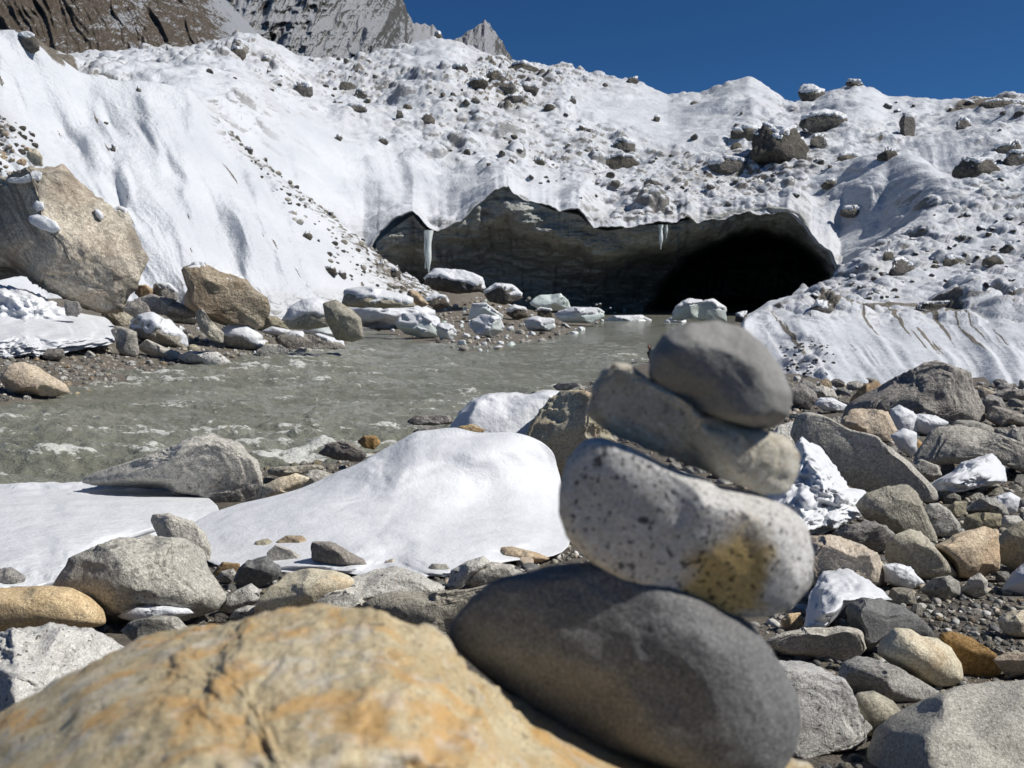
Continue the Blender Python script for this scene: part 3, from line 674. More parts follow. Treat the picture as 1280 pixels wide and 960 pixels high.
def yellow_patch(m, pos, rad):
    """ochre mineral stain of its own outline on one side of the stone"""
    t = m.node_tree; b = t.nodes['Principled BSDF']; src = b.inputs['Base Color'].links[0].from_socket
    tc = t.nodes.new('ShaderNodeTexCoord'); mp = t.nodes.new('ShaderNodeMapping'); t.links.new(tc.outputs['Object'], mp.inputs['Vector'])
    mp.vector_type = 'TEXTURE'; mp.inputs['Location'].default_value = pos; mp.inputs['Rotation'].default_value = (0, 0.35, 0); mp.inputs['Scale'].default_value = rad
    ln = t.nodes.new('ShaderNodeVectorMath'); ln.operation = 'LENGTH'; t.links.new(mp.outputs[0], ln.inputs[0])
    nz = t.nodes.new('ShaderNodeTexNoise'); t.links.new(tc.outputs['Object'], nz.inputs['Vector']); nz.inputs['Scale'].default_value = 60; nz.inputs['Detail'].default_value = 4
    ad = t.nodes.new('ShaderNodeMath'); ad.operation = 'ADD'; t.links.new(ln.outputs['Value'], ad.inputs[0]); t.links.new(nz.outputs['Fac'], ad.inputs[1])
    mr = t.nodes.new('ShaderNodeMapRange'); mr.interpolation_type = 'SMOOTHSTEP'; t.links.new(ad.outputs[0], mr.inputs[0])
    mr.inputs[1].default_value = 1.6; mr.inputs[2].default_value = 1.0; mr.inputs[3].default_value = 0; mr.inputs[4].default_value = 0.8
    mx = t.nodes.new('ShaderNodeMix'); mx.data_type = 'RGBA'; mx.blend_type = 'MULTIPLY'; t.links.new(mr.outputs[0], mx.inputs[0]); t.links.new(src, mx.inputs[6]); mx.inputs[7].default_value = (1.0, 0.68, 0.16, 1)
    t.links.new(mx.outputs[2], b.inputs['Base Color'])
traced('boulder', 'large yellow stained granite boulder in the close foreground with the stacked stones leaning on it', 'boulder', None, m_boulder,
       '-150,985 -80,925 0,884 50,855 110,829 180,806 240,797 290,789 340,773 400,766 430,764 470,769 500,779 540,789 565,803 600,848 650,889 700,929 745,952 800,976 880,1005 980,1030 1000,1200 900,1350 500,1420 100,1380 -80,1200',
       'hewn', D=0.42, T=0.22, lean=0.5, planes=[((0.3, -0.42, 0.86), 0.70), ((-0.72, -0.68, 0.12), 0.60)], lvl=7, edge=2, take=True)
traced('boulder', 'shadowed tan rock wedged under the bottom cairn stone', 'boulder', None, m_boulder, '600,860 640,880 720,930 800,958 900,985 985,965 1012,935 1030,1000 1010,1120 760,1140 560,1000', 'cobble', D=0.60, T=0.12, lean=0.4)
CG = 'stones stacked in the cairn'
traced('stacked_stone', 'big dark slate grey stone at the bottom of the cairn', 'stone', CG, m_base,
       '551,800 556,770 575,748 607,725 640,713 680,702 720,697 770,697 830,712 890,742 935,772 960,800 983,835 1000,868 1006,900 1001,940 985,972 950,992 900,990 800,955 740,936 700,919 640,884 600,850 570,822',
       'boulderish', D=0.575, T=0.085, lvl=6, planes=[((-0.58, -0.80, -0.16), 0.50)])
o = traced('stacked_stone', 'black speckled white granite stone with an ochre patch, second from the bottom of the cairn', 'stone', CG, m_speck,
       '697,640 699,605 709,572 728,549 745,545 780,556 830,580 900,605 960,620 992,635 1013,655 1021,692 1015,732 995,762 968,774 920,773 880,768 830,750 780,730 735,702 707,672',
       'round', D=0.575, T=0.06, planes=[((-0.3, -0.95, 0.05), 0.62), ((0.75, -0.6, 0.3), 0.75)], lvl=6)
yellow_patch(m_speck, (0.024, -0.035, -0.030), (0.034, 0.05, 0.052))
traced('stacked_stone', 'flat pale layered stone tilted to the right, third from the bottom of the cairn', 'stone', CG, m_flat,
       '732,514 737,494 750,466 766,455 788,460 812,476 880,506 958,541 968,541 988,546 1004,568 1000,600 984,616 957,619 900,597 850,580 800,556 765,540 742,526',
       'rough', D=0.585, T=0.055, planes=[((-0.2, -0.96, -0.22), 0.42), ((-0.9, -0.35, 0.3), 0.8), ((0.75, -0.6, 0.3), 0.75)], lvl=6, edge=1)
traced('stacked_stone', 'smooth round grey stone balanced on top of the cairn', 'stone', CG, m_top,
       '811,470 813,444 828,420 858,406 895,401 928,410 954,433 975,460 990,492 985,520 970,536 948,541 900,531 860,516 828,496',
       'round', D=0.58, T=0.05, planes=[((0.1, -0.5, 0.86), 0.80), ((-0.45, -0.8, -0.42), 0.72)], lvl=6)

# ------------------------------------------------------------------ snow lying on the near bank
SG = 'patches of old snow on the near bank'
traced('snow_mound', 'large smooth rounded snow mound in the middle, left of the cairn', 'snow', SG, 'snow',
       '235,650 300,636 370,617 430,589 470,569 500,552 525,539 560,537 600,543 640,540 660,546 680,560 692,580 699,602 710,650 706,690 640,694 600,706 560,718 520,720 430,716 340,712 280,708 250,694 238,670',
       'snow', T=0.55, drape=('ground', 6.5, 1.005), edge=9)
traced('snow_mound', 'flat snow bank at the left edge beside the river', 'snow', SG, 'snow',
       '-160,625 -60,612 0,607 60,604 130,604 200,605 240,614 262,628 272,640 250,652 200,664 140,690 105,710 84,742 40,748 0,742 -100,765 -170,700',
       'snow', T=0.55, drape=('ground', 7.6, 1.0), edge=5)
traced('snow_mound', 'shaded snow mound by the water behind the big smooth mound', 'snow', SG, 'snow',
       '556,545 575,515 590,500 612,492 640,490 662,493 682,487 700,489 706,520 690,560 640,570 590,566', 'snow', D=8.2, T=0.7, planes=[((0, -0.9, 0.4), 0.7)])
traced('snow_patch', 'crumbly snow in the shade under the long leaning tan slab right of the cairn', 'snow', SG, 'snow',
       '940,640 970,590 1000,548 1025,562 1045,586 1062,610 1078,612 1088,626 1083,642 1060,652 1036,664 1012,670 975,690', 'lumpy', T=0.75, drape=('ground', 6.2, 0.97), edge=3)
for k, pg in enumerate(('1112,512 1124,507 1140,514 1150,524 1146,540 1128,545 1116,535', '1138,520 1150,517 1168,519 1187,528 1178,536 1158,545 1142,540', '1112,545 1128,535 1145,540 1147,562 1140,572 1124,562')):
    traced('snow_patch', ('crumbly snow heap against the left side of the big dark boulder', 'crumbly snow heap in front of the big dark boulder, topped by lumps', 'lowest of the crumbly snow heaps, between the tan angular rock and the long grey slab')[k],
           'snow', SG, 'snow', pg, 'lumpy', D=(9.6, 9.7, 8.9)[k])
traced('snow_patch', 'thin snow with pebbles melting through under the long grey slab', 'snow', SG, 'snow', '1160,605 1190,590 1202,578 1222,572 1240,567 1256,585 1258,602 1230,607 1205,614 1180,616', 'lumpy', T=0.6, drape=('ground', 8.2, 0.975), edge=2)
traced('snow_patch', 'small snow patch beside the dark blue grey boulder at the right edge', 'snow', SG, 'snow', '1235,632 1246,620 1262,615 1275,622 1272,640 1252,645', 'lumpy')
traced('snow_patch', 'small icy snow lump between the tan granite and the olive block', 'snow', SG, 'snow', '1100,706 1120,703 1138,708 1155,728 1141,738 1120,733 1105,728', 'lumpy')
traced('snow_patch', 'small snow lump wedged behind the half disc rock', 'snow', SG, 'snow', '1106,650 1120,642 1134,650 1140,662 1122,668 1110,664', 'lumpy', D=4.5)
traced('snow_patch', 'white snow patch right of the speckled cairn stone above the dark block', 'snow', SG, 'snow', '1005,785 1012,745 1028,715 1058,711 1090,728 1114,750 1070,750 1057,757 1045,772 1028,788', 'lumpy', T=0.35, drape=('ground', 4.5, 0.975), edge=2)
traced('snow_patch', 'shaded snow at the right edge under the round dark boulder', 'snow', SG, 'snow', '1252,738 1265,715 1285,697 1330,690 1330,745 1275,748', 'snow', D=3.9)
traced('snow_patch', 'narrow strip of snow on the foot of the two tiered grey boulder', 'snow', SG, 'snow', '144,772 152,763 168,757 200,754 232,757 244,766 215,773 170,780', 'lumpy', D=3.15, T=0.08)
traced('snow_patch', 'little snow patch between the small dark rocks left of the big dark boulder', 'snow', SG, 'snow', '1018,505 1025,497 1040,497 1062,508 1058,516 1030,514', 'lumpy')

# ------------------------------------------------------------------ boulders and stones of the near bank, left of the cairn
N1 = 'boulders and stones on the near bank left of the cairn'
for lab, mat, poly, st, kw in [
 ('big grey wedge shaped boulder standing at the water edge behind the left snow bank', 'grey', '96,606 115,592 150,582 190,568 205,562 240,546 265,541 285,546 305,557 320,572 328,590 327,610 315,628 290,637 270,637 250,624 200,612 150,610', 'rough', dict(D=7.0, T=0.45, planes=[((0.1, -0.95, -0.1), 0.55)])),
 ('low yellowish rock against the right foot of the grey wedge boulder', 'cream', '318,628 326,608 345,600 370,591 388,597 374,611 360,620 335,631', 'cobble', dict(D=6.9)),
 ('pointed dark rock in front of the yellowish rock at the edge of the snow mound', 'warmgrey', '358,622 375,605 386,588 396,586 425,594 434,600 412,612 385,624', 'block', dict(D=6.6)),
 ('thin flat rock at the water line behind the yellowish rock', 'warmgrey', '330,592 340,584 400,580 408,586 385,591 350,596', 'slab', dict(D=8.4)),
 ('rounded tan boulder with pitted skin behind the cairn stones', 'cream', '655,548 665,525 680,505 700,490 720,487 738,495 748,520 765,545 775,562 765,600 720,620 692,600 675,575', 'rough', dict(D=6.8, T=0.45, planes=[((-0.3, -0.9, 0.1), 0.7)])),
 ('small black flat stone lying on top of the pitted tan boulder', 'dark', '691,483 700,478 722,478 726,482 710,488 696,488', 'slab', dict(D=7.0)),
 ('orange rock peeking out behind the top of the snow mound', 'orange', '566,540 575,531 590,530 606,537 600,548 580,550', 'cobble', dict(D=7.6)),
 ('big two tiered grey boulder with a crack across it, below the left snow bank', 'grey', '75,728 100,701 120,688 150,670 190,667 235,671 255,688 264,708 276,730 286,747 272,762 240,772 200,780 150,784 118,780 92,752', 'block', dict(T=0.32, planes=[((-0.1, -0.72, 0.7), 0.7), ((-0.6, -0.75, 0.1), 0.75)])),
 ('brown and grey block standing between the snow bank and the snow mound', 'warmgrey', '188,648 192,643 212,641 240,650 256,664 264,686 262,706 240,700 205,690', 'block', dict(D=3.9)),
 ('smooth orange boulder at the left edge', 'orange', '-60,770 -30,742 0,734 60,730 92,733 115,745 131,762 134,780 100,788 50,792 0,800 -50,800', 'round', dict(D=2.75)),
 ('white granite boulder with black specks at the left edge in front of the orange one', 'granite', '-70,850 -40,800 0,788 50,778 90,773 120,778 150,795 180,813 187,830 170,900 100,980 0,1000 -60,960', 'rough', dict(D=1.75, T=0.3, planes=[((0.1, -0.8, 0.6), 0.7)])),
 ('grey tan rock with slanting stripes between the orange boulder and the foreground boulder', 'striped', '146,788 160,778 175,772 200,767 222,769 240,785 248,802 240,825 200,832 175,815', 'block', dict(D=2.7)),
 ('small reddish grey rock at the left edge under the snow bank', 'purple', '-30,735 -10,715 0,710 15,708 33,720 30,734 0,738', 'cobble', {}),
 ('dark blue black stone beside the two tiered boulder', 'dark', '291,727 298,710 310,700 335,693 348,705 353,714 342,727 325,735 302,734', 'block', {}),
 ('round tan pebble above the dark blue black stone', 'tan', '344,678 358,669 378,669 390,680 389,696 372,696 352,690', 'round', {}),
 ('brownish stone behind the dark blue black stone', 'olive', '312,687 320,677 335,674 343,680 338,692 320,697', 'cobble', {}),
 ('grey angular stone under the round tan pebble', 'warmgrey', '334,692 345,680 365,687 378,697 371,706 354,709 340,702', 'cobble', {}),
 ('long dark stone with a grey right face at the foot of the snow mound', 'purple', '388,700 391,677 412,675 440,691 466,705 471,711 445,717 418,713 400,708', 'block', {}),
 ('yellow grey boulder with a rounded top below the dark stones', 'cream', '322,775 330,750 345,730 360,715 385,709 420,711 440,719 446,728 420,745 380,775 345,785', 'cobble', dict(T=0.2)),
 ('long light grey granite boulder with fine black specks behind the foreground boulder', 'granite', '352,768 370,745 382,737 410,730 442,719 470,711 495,707 530,716 556,734 540,748 500,752 450,765 405,785 365,785', 'rough', dict(D=2.95, T=0.22, planes=[((0, -0.7, 0.75), 0.7)])),
 ('long rough grey rock just left of the bottom cairn stone', 'warmgrey', '448,758 470,745 490,738 540,738 590,734 615,728 645,730 640,790 600,800 560,800 500,785', 'rough', dict(D=2.5, T=0.16, planes=[((0, -0.97, 0.1), 0.6)])),
 ('white egg shaped stone, upper of the two pale eggs left of the yellow grey boulder', 'granite', '271,764 279,748 300,735 315,728 325,736 325,751 306,762 286,770', 'round', {}),
 ('smaller white pebble under the egg shaped stone', 'granite', '285,773 294,762 310,756 322,757 326,766 313,777 296,781', 'round', {}),
 ('dark grey pebble between the two tiered boulder and the blue black stone', 'grey', '271,723 276,714 292,710 297,718 290,728 278,730', 'round', {}),
 ('small dark pebble against the white pebble', 'purple', '316,776 328,766 340,771 338,782 325,786', 'round', {}),
 ('flat pale and dark rock at the edge of the foreground boulder', 'granite', '238,790 252,781 272,783 292,790 284,803 255,808', 'cobble', {}),
 ('reddish brown stone behind the dark grey pebble', 'rust', '264,718 278,702 300,704 300,716 280,724', 'cobble', {}),
 ('pale pitted stone left of the smaller tan stone at the foot of the snow mound', 'granite', '559,735 563,713 585,700 605,694 614,702 600,716 575,736', 'cobble', {}),
 ('grey pitted stone in front of the pale one, close to the bottom cairn stone', 'warmgrey', '576,730 590,712 615,701 642,706 640,722 605,736', 'cobble', dict(D=3.4)),
 ('small tan stone at the foot of the snow mound behind the bottom cairn stone', 'tan', '618,699 625,685 640,683 670,690 690,698 668,706 640,706', 'cobble', {}),
 ('little tan stone at the foot of the mound above the speckled long boulder', 'tan', '477,708 482,700 491,698 498,706 490,713', 'cobble', {}),
 ('round grey pebble right of the little tan stone', 'grey', '533,712 540,704 558,705 566,714 552,721 538,719', 'round', {}),
 ('dark wet rock in the shallow water near the bank', 'purple', '399,568 408,555 425,551 445,555 458,568 450,577 420,575', 'rough', dict(D=12.5)),
 ('small brown rock in the shallows beside the dark wet rock', 'rust', '446,552 455,545 470,545 476,553 468,562 455,560', 'cobble', dict(D=13)),
 ('row of low dark rocks in the water behind the snow mound', 'purple', '509,527 520,520 545,518 562,519 567,529 540,532 515,531', 'rough', dict(D=16)),
 ('low dark rock just in front of the row of rocks in the water', 'purple', '516,540 524,534 545,533 558,538 545,544 525,545', 'rough', dict(D=14.5)),
 ('small grey rock behind the shaded snow mound by the water', 'warmgrey', '660,496 668,489 680,487 690,492 682,500 668,501', 'cobble', dict(D=9.5)),
]:
    traced('pebble' if 'pebble' in lab else 'stone' if 'stone' in lab else 'boulder', lab, 'pebble' if 'pebble' in lab else 'stone' if 'stone' in lab else 'boulder', N1, mat, poly, st, **kw)

# ------------------------------------------------------------------ boulders and stones of the near bank, right of the cairn
N2 = 'boulders and stones on the near bank right of the cairn'
for lab, mat, poly, st, kw in [
 ('biggest dark purple grey boulder on the right bank in front of the snow slope', 'purple', '1060,522 1064,507 1097,485 1120,471 1150,455 1167,450 1185,454 1210,466 1218,485 1230,510 1232,527 1197,532 1160,530 1110,530', 'rough', dict(T=1.1, planes=[((-0.15, -0.93, 0.1), 0.62)])),
 ('orange brown rock leaning on the left of the biggest dark boulder', 'rust', '1060,512 1065,495 1080,480 1096,476 1104,486 1090,505 1072,515', 'block', {}),
 ('dark rounded rock just right of the top cairn stone', 'purple', '984,486 1000,478 1018,489 1026,503 1012,512 992,505', 'cobble', {}),
 ('low grey rock behind the dark rounded rock', 'warmgrey', '1007,488 1025,481 1042,487 1048,499 1030,502', 'cobble', {}),
 ('tan angular rock above the long leaning slab', 'tan', '1048,528 1064,512 1090,511 1109,515 1123,540 1115,554 1095,550 1070,540', 'block', {}),
 ('long tan slab leaning down to the right with a ragged top edge', 'warmgrey', '988,545 990,525 996,517 1008,516 1036,525 1072,540 1094,546 1112,560 1136,576 1161,601 1175,616 1176,628 1155,630 1110,622 1068,610 1030,588 1005,570', 'slab', dict(D=5.6, T=0.22, planes=[((-0.25, -0.95, -0.2), 0.5)])),
 ('olive half disc rock standing on edge in front of the leaning slab', 'olive', '1069,632 1080,616 1100,610 1132,608 1146,618 1158,640 1170,668 1172,680 1150,680 1120,665 1085,650', 'slab', dict(D=4.5, T=0.12)),
 ('smooth grey egg shaped stone right of the half disc rock', 'grey', '1152,640 1160,629 1172,628 1186,637 1201,655 1202,666 1185,673 1168,671', 'round', {}),
 ('olive tan block with a rounded top in the middle of the right bank', 'olive', '1105,690 1108,676 1120,666 1136,659 1150,664 1171,685 1190,705 1198,719 1184,725 1152,727 1135,714 1110,703', 'cobble', dict(planes=[((-0.2, -0.95, -0.1), 0.7)])),
 ('dark rough rock above the tan granite right of the speckled cairn stone', 'purple', '1036,668 1058,656 1085,650 1106,655 1119,668 1113,685 1100,694 1075,688', 'rough', {}),
 ('big tan granite right of the speckled cairn stone', 'tan', '990,700 1005,670 1040,667 1070,677 1096,690 1109,710 1109,732 1095,742 1060,730 1020,735', 'rough', dict(D=3.7, T=0.25, planes=[((0.1, -0.7, 0.7), 0.7)])),
 ('dark slate block with a smooth sloping top', 'dark', '1051,775 1057,752 1070,746 1100,747 1130,757 1156,775 1171,790 1165,800 1130,802 1098,806 1086,820 1066,808', 'block', dict(planes=[((0.1, -0.6, 0.8), 0.6)])),
 ('cream heart shaped boulder with a reddish dent', 'cream', '1094,815 1098,800 1115,783 1135,784 1149,793 1170,796 1190,809 1203,830 1207,850 1195,859 1175,862 1150,853 1118,836', 'round', dict(T=0.14)),
 ('grey slab beside the bottom cairn stone', 'warmgrey', '945,805 965,792 1000,784 1060,781 1079,788 1086,810 1076,822 1050,830 1015,826 980,820', 'slab', dict(D=2.75)),
 ('big light grey boulder right behind the bottom cairn stone', 'granite', '955,870 965,822 985,820 1020,828 1051,846 1066,871 1081,905 1084,926 1070,940 1040,950 990,970 960,950', 'block', dict(D=1.95, T=0.2)),
 ('dark grey long boulder below the grey slab', 'grey', '1043,850 1050,826 1070,819 1092,822 1120,831 1150,849 1173,863 1165,880 1130,895 1085,880', 'block', dict(D=2.35)),
 ('streaked egg shaped stone above the bottom right boulder', 'striped', '1060,878 1070,864 1090,861 1115,874 1130,891 1126,910 1102,924 1082,925', 'round', {}),
 ('big smooth grey boulder in the bottom right corner', 'grey', '1078,945 1088,912 1110,893 1150,870 1200,850 1240,846 1290,843 1340,852 1385,900 1375,990 1250,1030 1130,1020 1085,985', 'round', dict(D=1.72, T=0.25, planes=[((-0.1, -0.75, 0.6), 0.75)])),
 ('flat brown slab tipped over a dark hollow behind the heart shaped boulder', 'rust', '1170,792 1185,787 1212,795 1240,814 1258,833 1252,846 1230,847 1205,843 1186,815', 'slab', dict(planes=[((-0.1, -0.95, -0.3), 0.5)])),
 ('tan rock at the right edge above the bottom right boulder', 'tan', '1238,824 1258,814 1290,815 1305,842 1262,850', 'cobble', {}),
 ('rounded tan rock at the right edge beside the pebble bed', 'cream', '1246,775 1264,763 1290,760 1305,780 1285,798 1255,794', 'cobble', {}),
 ('large round olive boulder cut by the right edge', 'olive', '1242,685 1254,662 1275,650 1310,646 1340,690 1315,718 1270,714 1250,704', 'round', {}),
 ('dark grey faceted stone at the foot of the olive tan block', 'grey', '1153,738 1167,722 1185,718 1199,727 1203,744 1190,751 1165,750', 'cobble', {}),
 ('small angular grey stone right of the dark faceted stone', 'warmgrey', '1202,740 1211,722 1224,715 1234,725 1236,742 1220,750', 'block', {}),
 ('flat tan ground slab behind the olive tan block', 'tan', '1168,684 1190,668 1225,657 1246,661 1250,690 1252,712 1225,726 1199,724', 'slab', dict(planes=[((0, -0.55, 0.85), 0.55)])),
 ('pale olive stone behind the flat tan ground slab', 'olive', '1202,664 1211,646 1230,640 1251,642 1252,658 1225,666', 'cobble', {}),
 ('smooth pale grey stone right of the pale olive stone', 'granite', '1244,660 1254,644 1272,644 1282,654 1268,664', 'round', {}),
 ('blue grey boulder behind the pale olive stone', 'grey', '1205,640 1224,623 1244,620 1259,630 1263,645 1240,646', 'cobble', {}),
 ('long grey slab reaching to the right edge under the biggest dark boulder', 'warmgrey', '1138,580 1148,560 1160,540 1171,533 1200,530 1240,540 1282,556 1325,575 1320,600 1278,590 1240,574 1200,580 1160,583', 'block', dict(D=7.6, T=0.5)),
 ('flat grey slab between the biggest dark boulder and the long grey slab', 'grey', '1185,536 1195,525 1216,525 1241,533 1244,546 1215,546', 'slab', {}),
 ('dark grey stone at the left foot of the long grey slab', 'grey', '1135,582 1150,573 1173,582 1178,594 1164,602 1144,594', 'cobble', {}),
 ('black stone beside the thin snow with pebbles', 'dark', '1171,588 1178,578 1192,580 1196,591 1182,596', 'cobble', {}),
 ('dark slab at the right edge above the long grey slab', 'grey', '1251,550 1266,535 1292,533 1305,552 1265,558', 'slab', {}),
 ('mottled rock right of the biggest dark boulder', 'purple', '1230,522 1240,507 1262,512 1284,520 1284,532 1250,534', 'cobble', {}),
 ('upright dark rock right behind the biggest dark boulder', 'purple', '1224,503 1235,493 1251,497 1258,509 1242,517 1230,513', 'cobble', {}),
 ('small grey boulder on the snow at the right edge', 'grey', '1245,484 1254,478 1266,480 1265,488 1249,489', 'round', {}),
 ('wide flat dark rock at the right edge near the snow', 'purple', '1236,496 1255,486 1282,487 1295,498 1262,502', 'slab', {}),
 ('little orange rock between the crumbly snow and the long grey slab', 'rust', '1139,558 1146,548 1153,554 1150,566 1142,566', 'round', {}),
 ('little olive stone left of the blue grey boulder', 'olive', '1182,636 1194,626 1208,627 1208,642 1195,648', 'cobble', {}),
 ('dark pebble on the thin snow, left of the pair', 'grey', '1191,598 1204,592 1219,594 1220,602 1203,605', 'round', {}),
 ('dark pebble on the thin snow, right of the pair', 'grey', '1215,600 1230,596 1246,602 1244,610 1226,611', 'round', {}),
 ('black pebble below the pair on the thin snow', 'dark', '1197,608 1206,600 1219,604 1219,613 1204,616', 'round', {}),
 ('black upright pebble below the right one of the pair on the thin snow', 'dark', '1218,612 1222,602 1230,604 1233,613 1226,619', 'round', {}),
 ('pale pebble set in the ring of thin snow', 'granite', '1223,592 1232,587 1241,589 1240,597 1229,598', 'round', {}),
 ('orange stone jammed under the speckled cairn stone at right', 'orange', '975,775 985,766 1000,765 1010,786 995,792 980,788', 'cobble', dict(D=2.95)),
 ('pale rock right behind the left half of the flat cairn stone', 'granite', '962,545 975,530 992,528 1002,540 992,560 972,562', 'cobble', dict(D=6.6)),
]:
    traced('pebble' if 'pebble' in lab else 'stone' if 'stone' in lab else 'boulder', lab, 'pebble' if 'pebble' in lab else 'stone' if 'stone' in lab else 'boulder', N2, mat, poly, st, **kw)
# ------------------------------------------------------------------ far bank: boulders, snow and ice
N3 = 'boulders on the far bank at left'
L1o = traced('boulder', 'huge tan and grey cliff like boulder at the left edge across the river', 'boulder', N3, 'bigtan',
       '-75,300 -60,255 -30,225 0,222 8,221 22,226 50,214 60,208 73,215 94,222 108,240 129,257 142,268 158,283 173,299 179,313 185,320 181,342 172,358 159,378 150,385 133,387 104,383 79,370 52,360 21,346 0,340 -40,345 -70,330',
       'rough', D=54, T=5.0, planes=[((-0.66, -0.74, -0.14), 0.42), ((0.62, -0.72, 0.30), 0.62), ((0, -0.6, -0.8), 0.8)], lvl=6, lean=0.2, edge=3)
def surface_depth(o, x, y, r=7):
    co = np.empty(len(o.data.vertices) * 3, np.float32); o.data.vertices.foreach_get('co', co)
    W = co.reshape(-1, 3) + np.array(o.location); qx, qy = project(W); m = (qx - x) ** 2 + (qy - y) ** 2 < r * r
    return W[m, 1].min()
for pg in ('36,271 45,268 58,271 70,278 75,287 66,291 50,286 38,279', '40,257 46,251 54,253 56,261 47,265', '6,222 22,224 44,213 52,216 50,225 30,229 12,228', '118,262 124,262 130,270 126,276 120,270'):
    q = pl(pg); V, F, ctr, ppx = silhouette_stone(q, surface_depth(L1o, *q.mean(0)) + 0.15, 0.28, int(q[0, 0]), 'lumpy')
    mk('snow_clump', V, F, snow_mat(ppx), L1o, loc=ctr - np.array(L1o.location))
for lab, mat, poly, st, kw in [
 ('rounded small boulder perched behind the right shoulder of the huge boulder', 'warmgrey', '139,275 141,265 150,261 160,265 165,276 164,288 150,290', 'round', dict(D=60, cap=0.6)),
 ('second largest tan boulder, standing at the foot of the fluted snow slope', 'bigtan', '223,362 226,345 232,336 244,331 268,337 292,344 308,349 320,364 335,371 335,388 327,408 292,408 262,398 244,390 225,378', 'block', dict(D=52, T=2.6, cap=0.93, planes=[((-0.85, -0.5, 0.1), 0.7), ((0.1, -0.95, 0.0), 0.65)])),
 ('tall leaning grey slab in front of the second largest boulder', 'warmgrey', '245,395 253,384 262,399 280,416 277,428 262,424 249,410', 'slab', dict(D=44)),
 ('dark triangular rock right of the second largest boulder', 'olive', '320,400 332,395 346,396 357,403 366,414 350,417 322,412', 'block', {}),
 ('pointed grey rock under the huge boulder', 'warmgrey', '125,395 131,384 146,381 159,389 170,399 165,408 148,407', 'block', {}),
 ('dark rock touching the right foot of the huge boulder', 'purple', '152,387 160,377 175,375 191,384 191,396 170,398', 'block', dict(D=50)),
 ('long dark rock between the huge boulder and the second largest one', 'purple', '166,376 190,368 216,374 241,387 246,396 225,398 186,390', 'slab', dict(D=53)),
 ('grey block at the water side edge of the left snow field', 'warmgrey', '141,424 139,412 152,407 171,415 173,441 166,446 149,443', 'block', {}),
 ('grey rock wrapped in snow beside the grey block', 'warmgrey', '163,412 175,396 191,394 211,404 227,420 229,436 205,434 173,424', 'cobble', dict(cap=0.05)),
 ('flat grey rock behind the snow wrapped rock', 'grey', '208,395 222,385 241,389 252,400 240,406 220,403', 'slab', dict(cap=0.75)),
 ('rock buried under a rounded white snow dome near the shore', 'warmgrey', '275,418 288,408 310,409 326,422 326,436 305,438 284,434', 'round', dict(cap=-0.1)),
 ('flat light grey slab at the water edge', 'granite', '220,446 238,439 271,440 288,452 281,460 250,458 227,453', 'slab', {}),
 ('low grey rock left of the flat light slab', 'warmgrey', '171,436 184,424 206,434 224,440 223,449 195,448', 'cobble', {}),
 ('broken grey rocks at the shore right of the flat slab', 'grey', '320,440 334,430 350,431 373,450 374,457 350,457 332,450', 'rough', {}),
 ('small rounded slab at the end of the broken shore rocks', 'warmgrey', '366,442 375,434 389,436 394,445 380,449', 'slab', {}),
 ('long low dark slab edged with ice in the water', 'purple', '340,424 360,416 395,419 426,428 437,434 415,440 383,440 356,436', 'slab', dict(cap=0.9)),
 ('boulder under a smooth snow dome at the bend of the river', 'warmgrey', '355,402 365,386 380,377 396,376 411,384 417,398 410,408 385,412 362,411', 'round', dict(D=52, cap=0.05)),
 ('brown rounded boulder standing in the water behind the ice block', 'olive', '404,380 420,375 441,388 451,398 454,422 440,427 420,424 408,402', 'round', dict(D=50)),
 ('cracked pale boulder at the water edge at far left', 'tan', '2,474 13,457 28,452 46,457 62,468 82,480 87,491 65,496 38,494 10,494', 'block', {}),
 ('small dark stone on the gravel below the left snow field', 'purple', '50,447 60,436 78,436 84,446 70,452', 'cobble', {}),
 ('small white stone on the gravel below the left snow field', 'granite', '104,444 111,438 120,443 117,448 107,448', 'cobble', {}),
 ('small tan boulder on the snow above the huge boulder', 'cream', '33,196 36,187 46,186 54,197 52,207 42,207', 'cobble', dict(D=85)),
 ('dark block in the shadow under the huge boulder', 'purple', '78,384 84,376 98,377 103,388 95,396 82,394', 'block', dict(D=50)),
 ('rusty boulder left of the second largest tan boulder', 'rust', '168,366 172,357 183,356 192,364 190,372 176,373', 'cobble', dict(D=60)),
 ('snow capped dark rock left of the second largest tan boulder', 'purple', '188,368 196,357 210,357 222,366 220,376 200,376', 'cobble', dict(D=60, cap=0.3)),
]:
    traced('stone' if ' stone ' in lab else 'boulder', lab, 'stone' if ' stone ' in lab else 'boulder', N3, mat, poly, st, **kw)
for lab, poly, st, kw in [
 ('broad snow field under the huge boulder on the far bank', '-120,410 -60,375 0,356 40,365 75,382 100,392 130,398 146,414 143,428 120,432 60,444 0,446 -110,455', 'lumpy', dict(T=4.5, drape=('ground', 54, 0.97), edge=2)),
 ('snow tongue under the dark triangular rock', '325,415 340,408 362,412 372,418 350,421', 'snow', {}),
 ('flat white snow shelf along the shore left of the ice cliff', '425,386 445,380 480,380 532,383 548,391 520,404 488,411 450,408 430,399', 'lumpy', dict(T=3.5, drape=('ground', 92, 0.975), edge=2)),
 ('flat snow strip behind the snow domed boulder', '338,390 360,380 420,379 430,386 400,392 360,396', 'snow', dict(T=1.2, drape=('ground', 96, 0.985), edge=3)),
]:
    traced('snow_field', lab, 'snow', 'snow fields on the far bank', 'snow', poly, st, **kw)
IG = 'blocks of ice and snow covered rocks along the far shore'
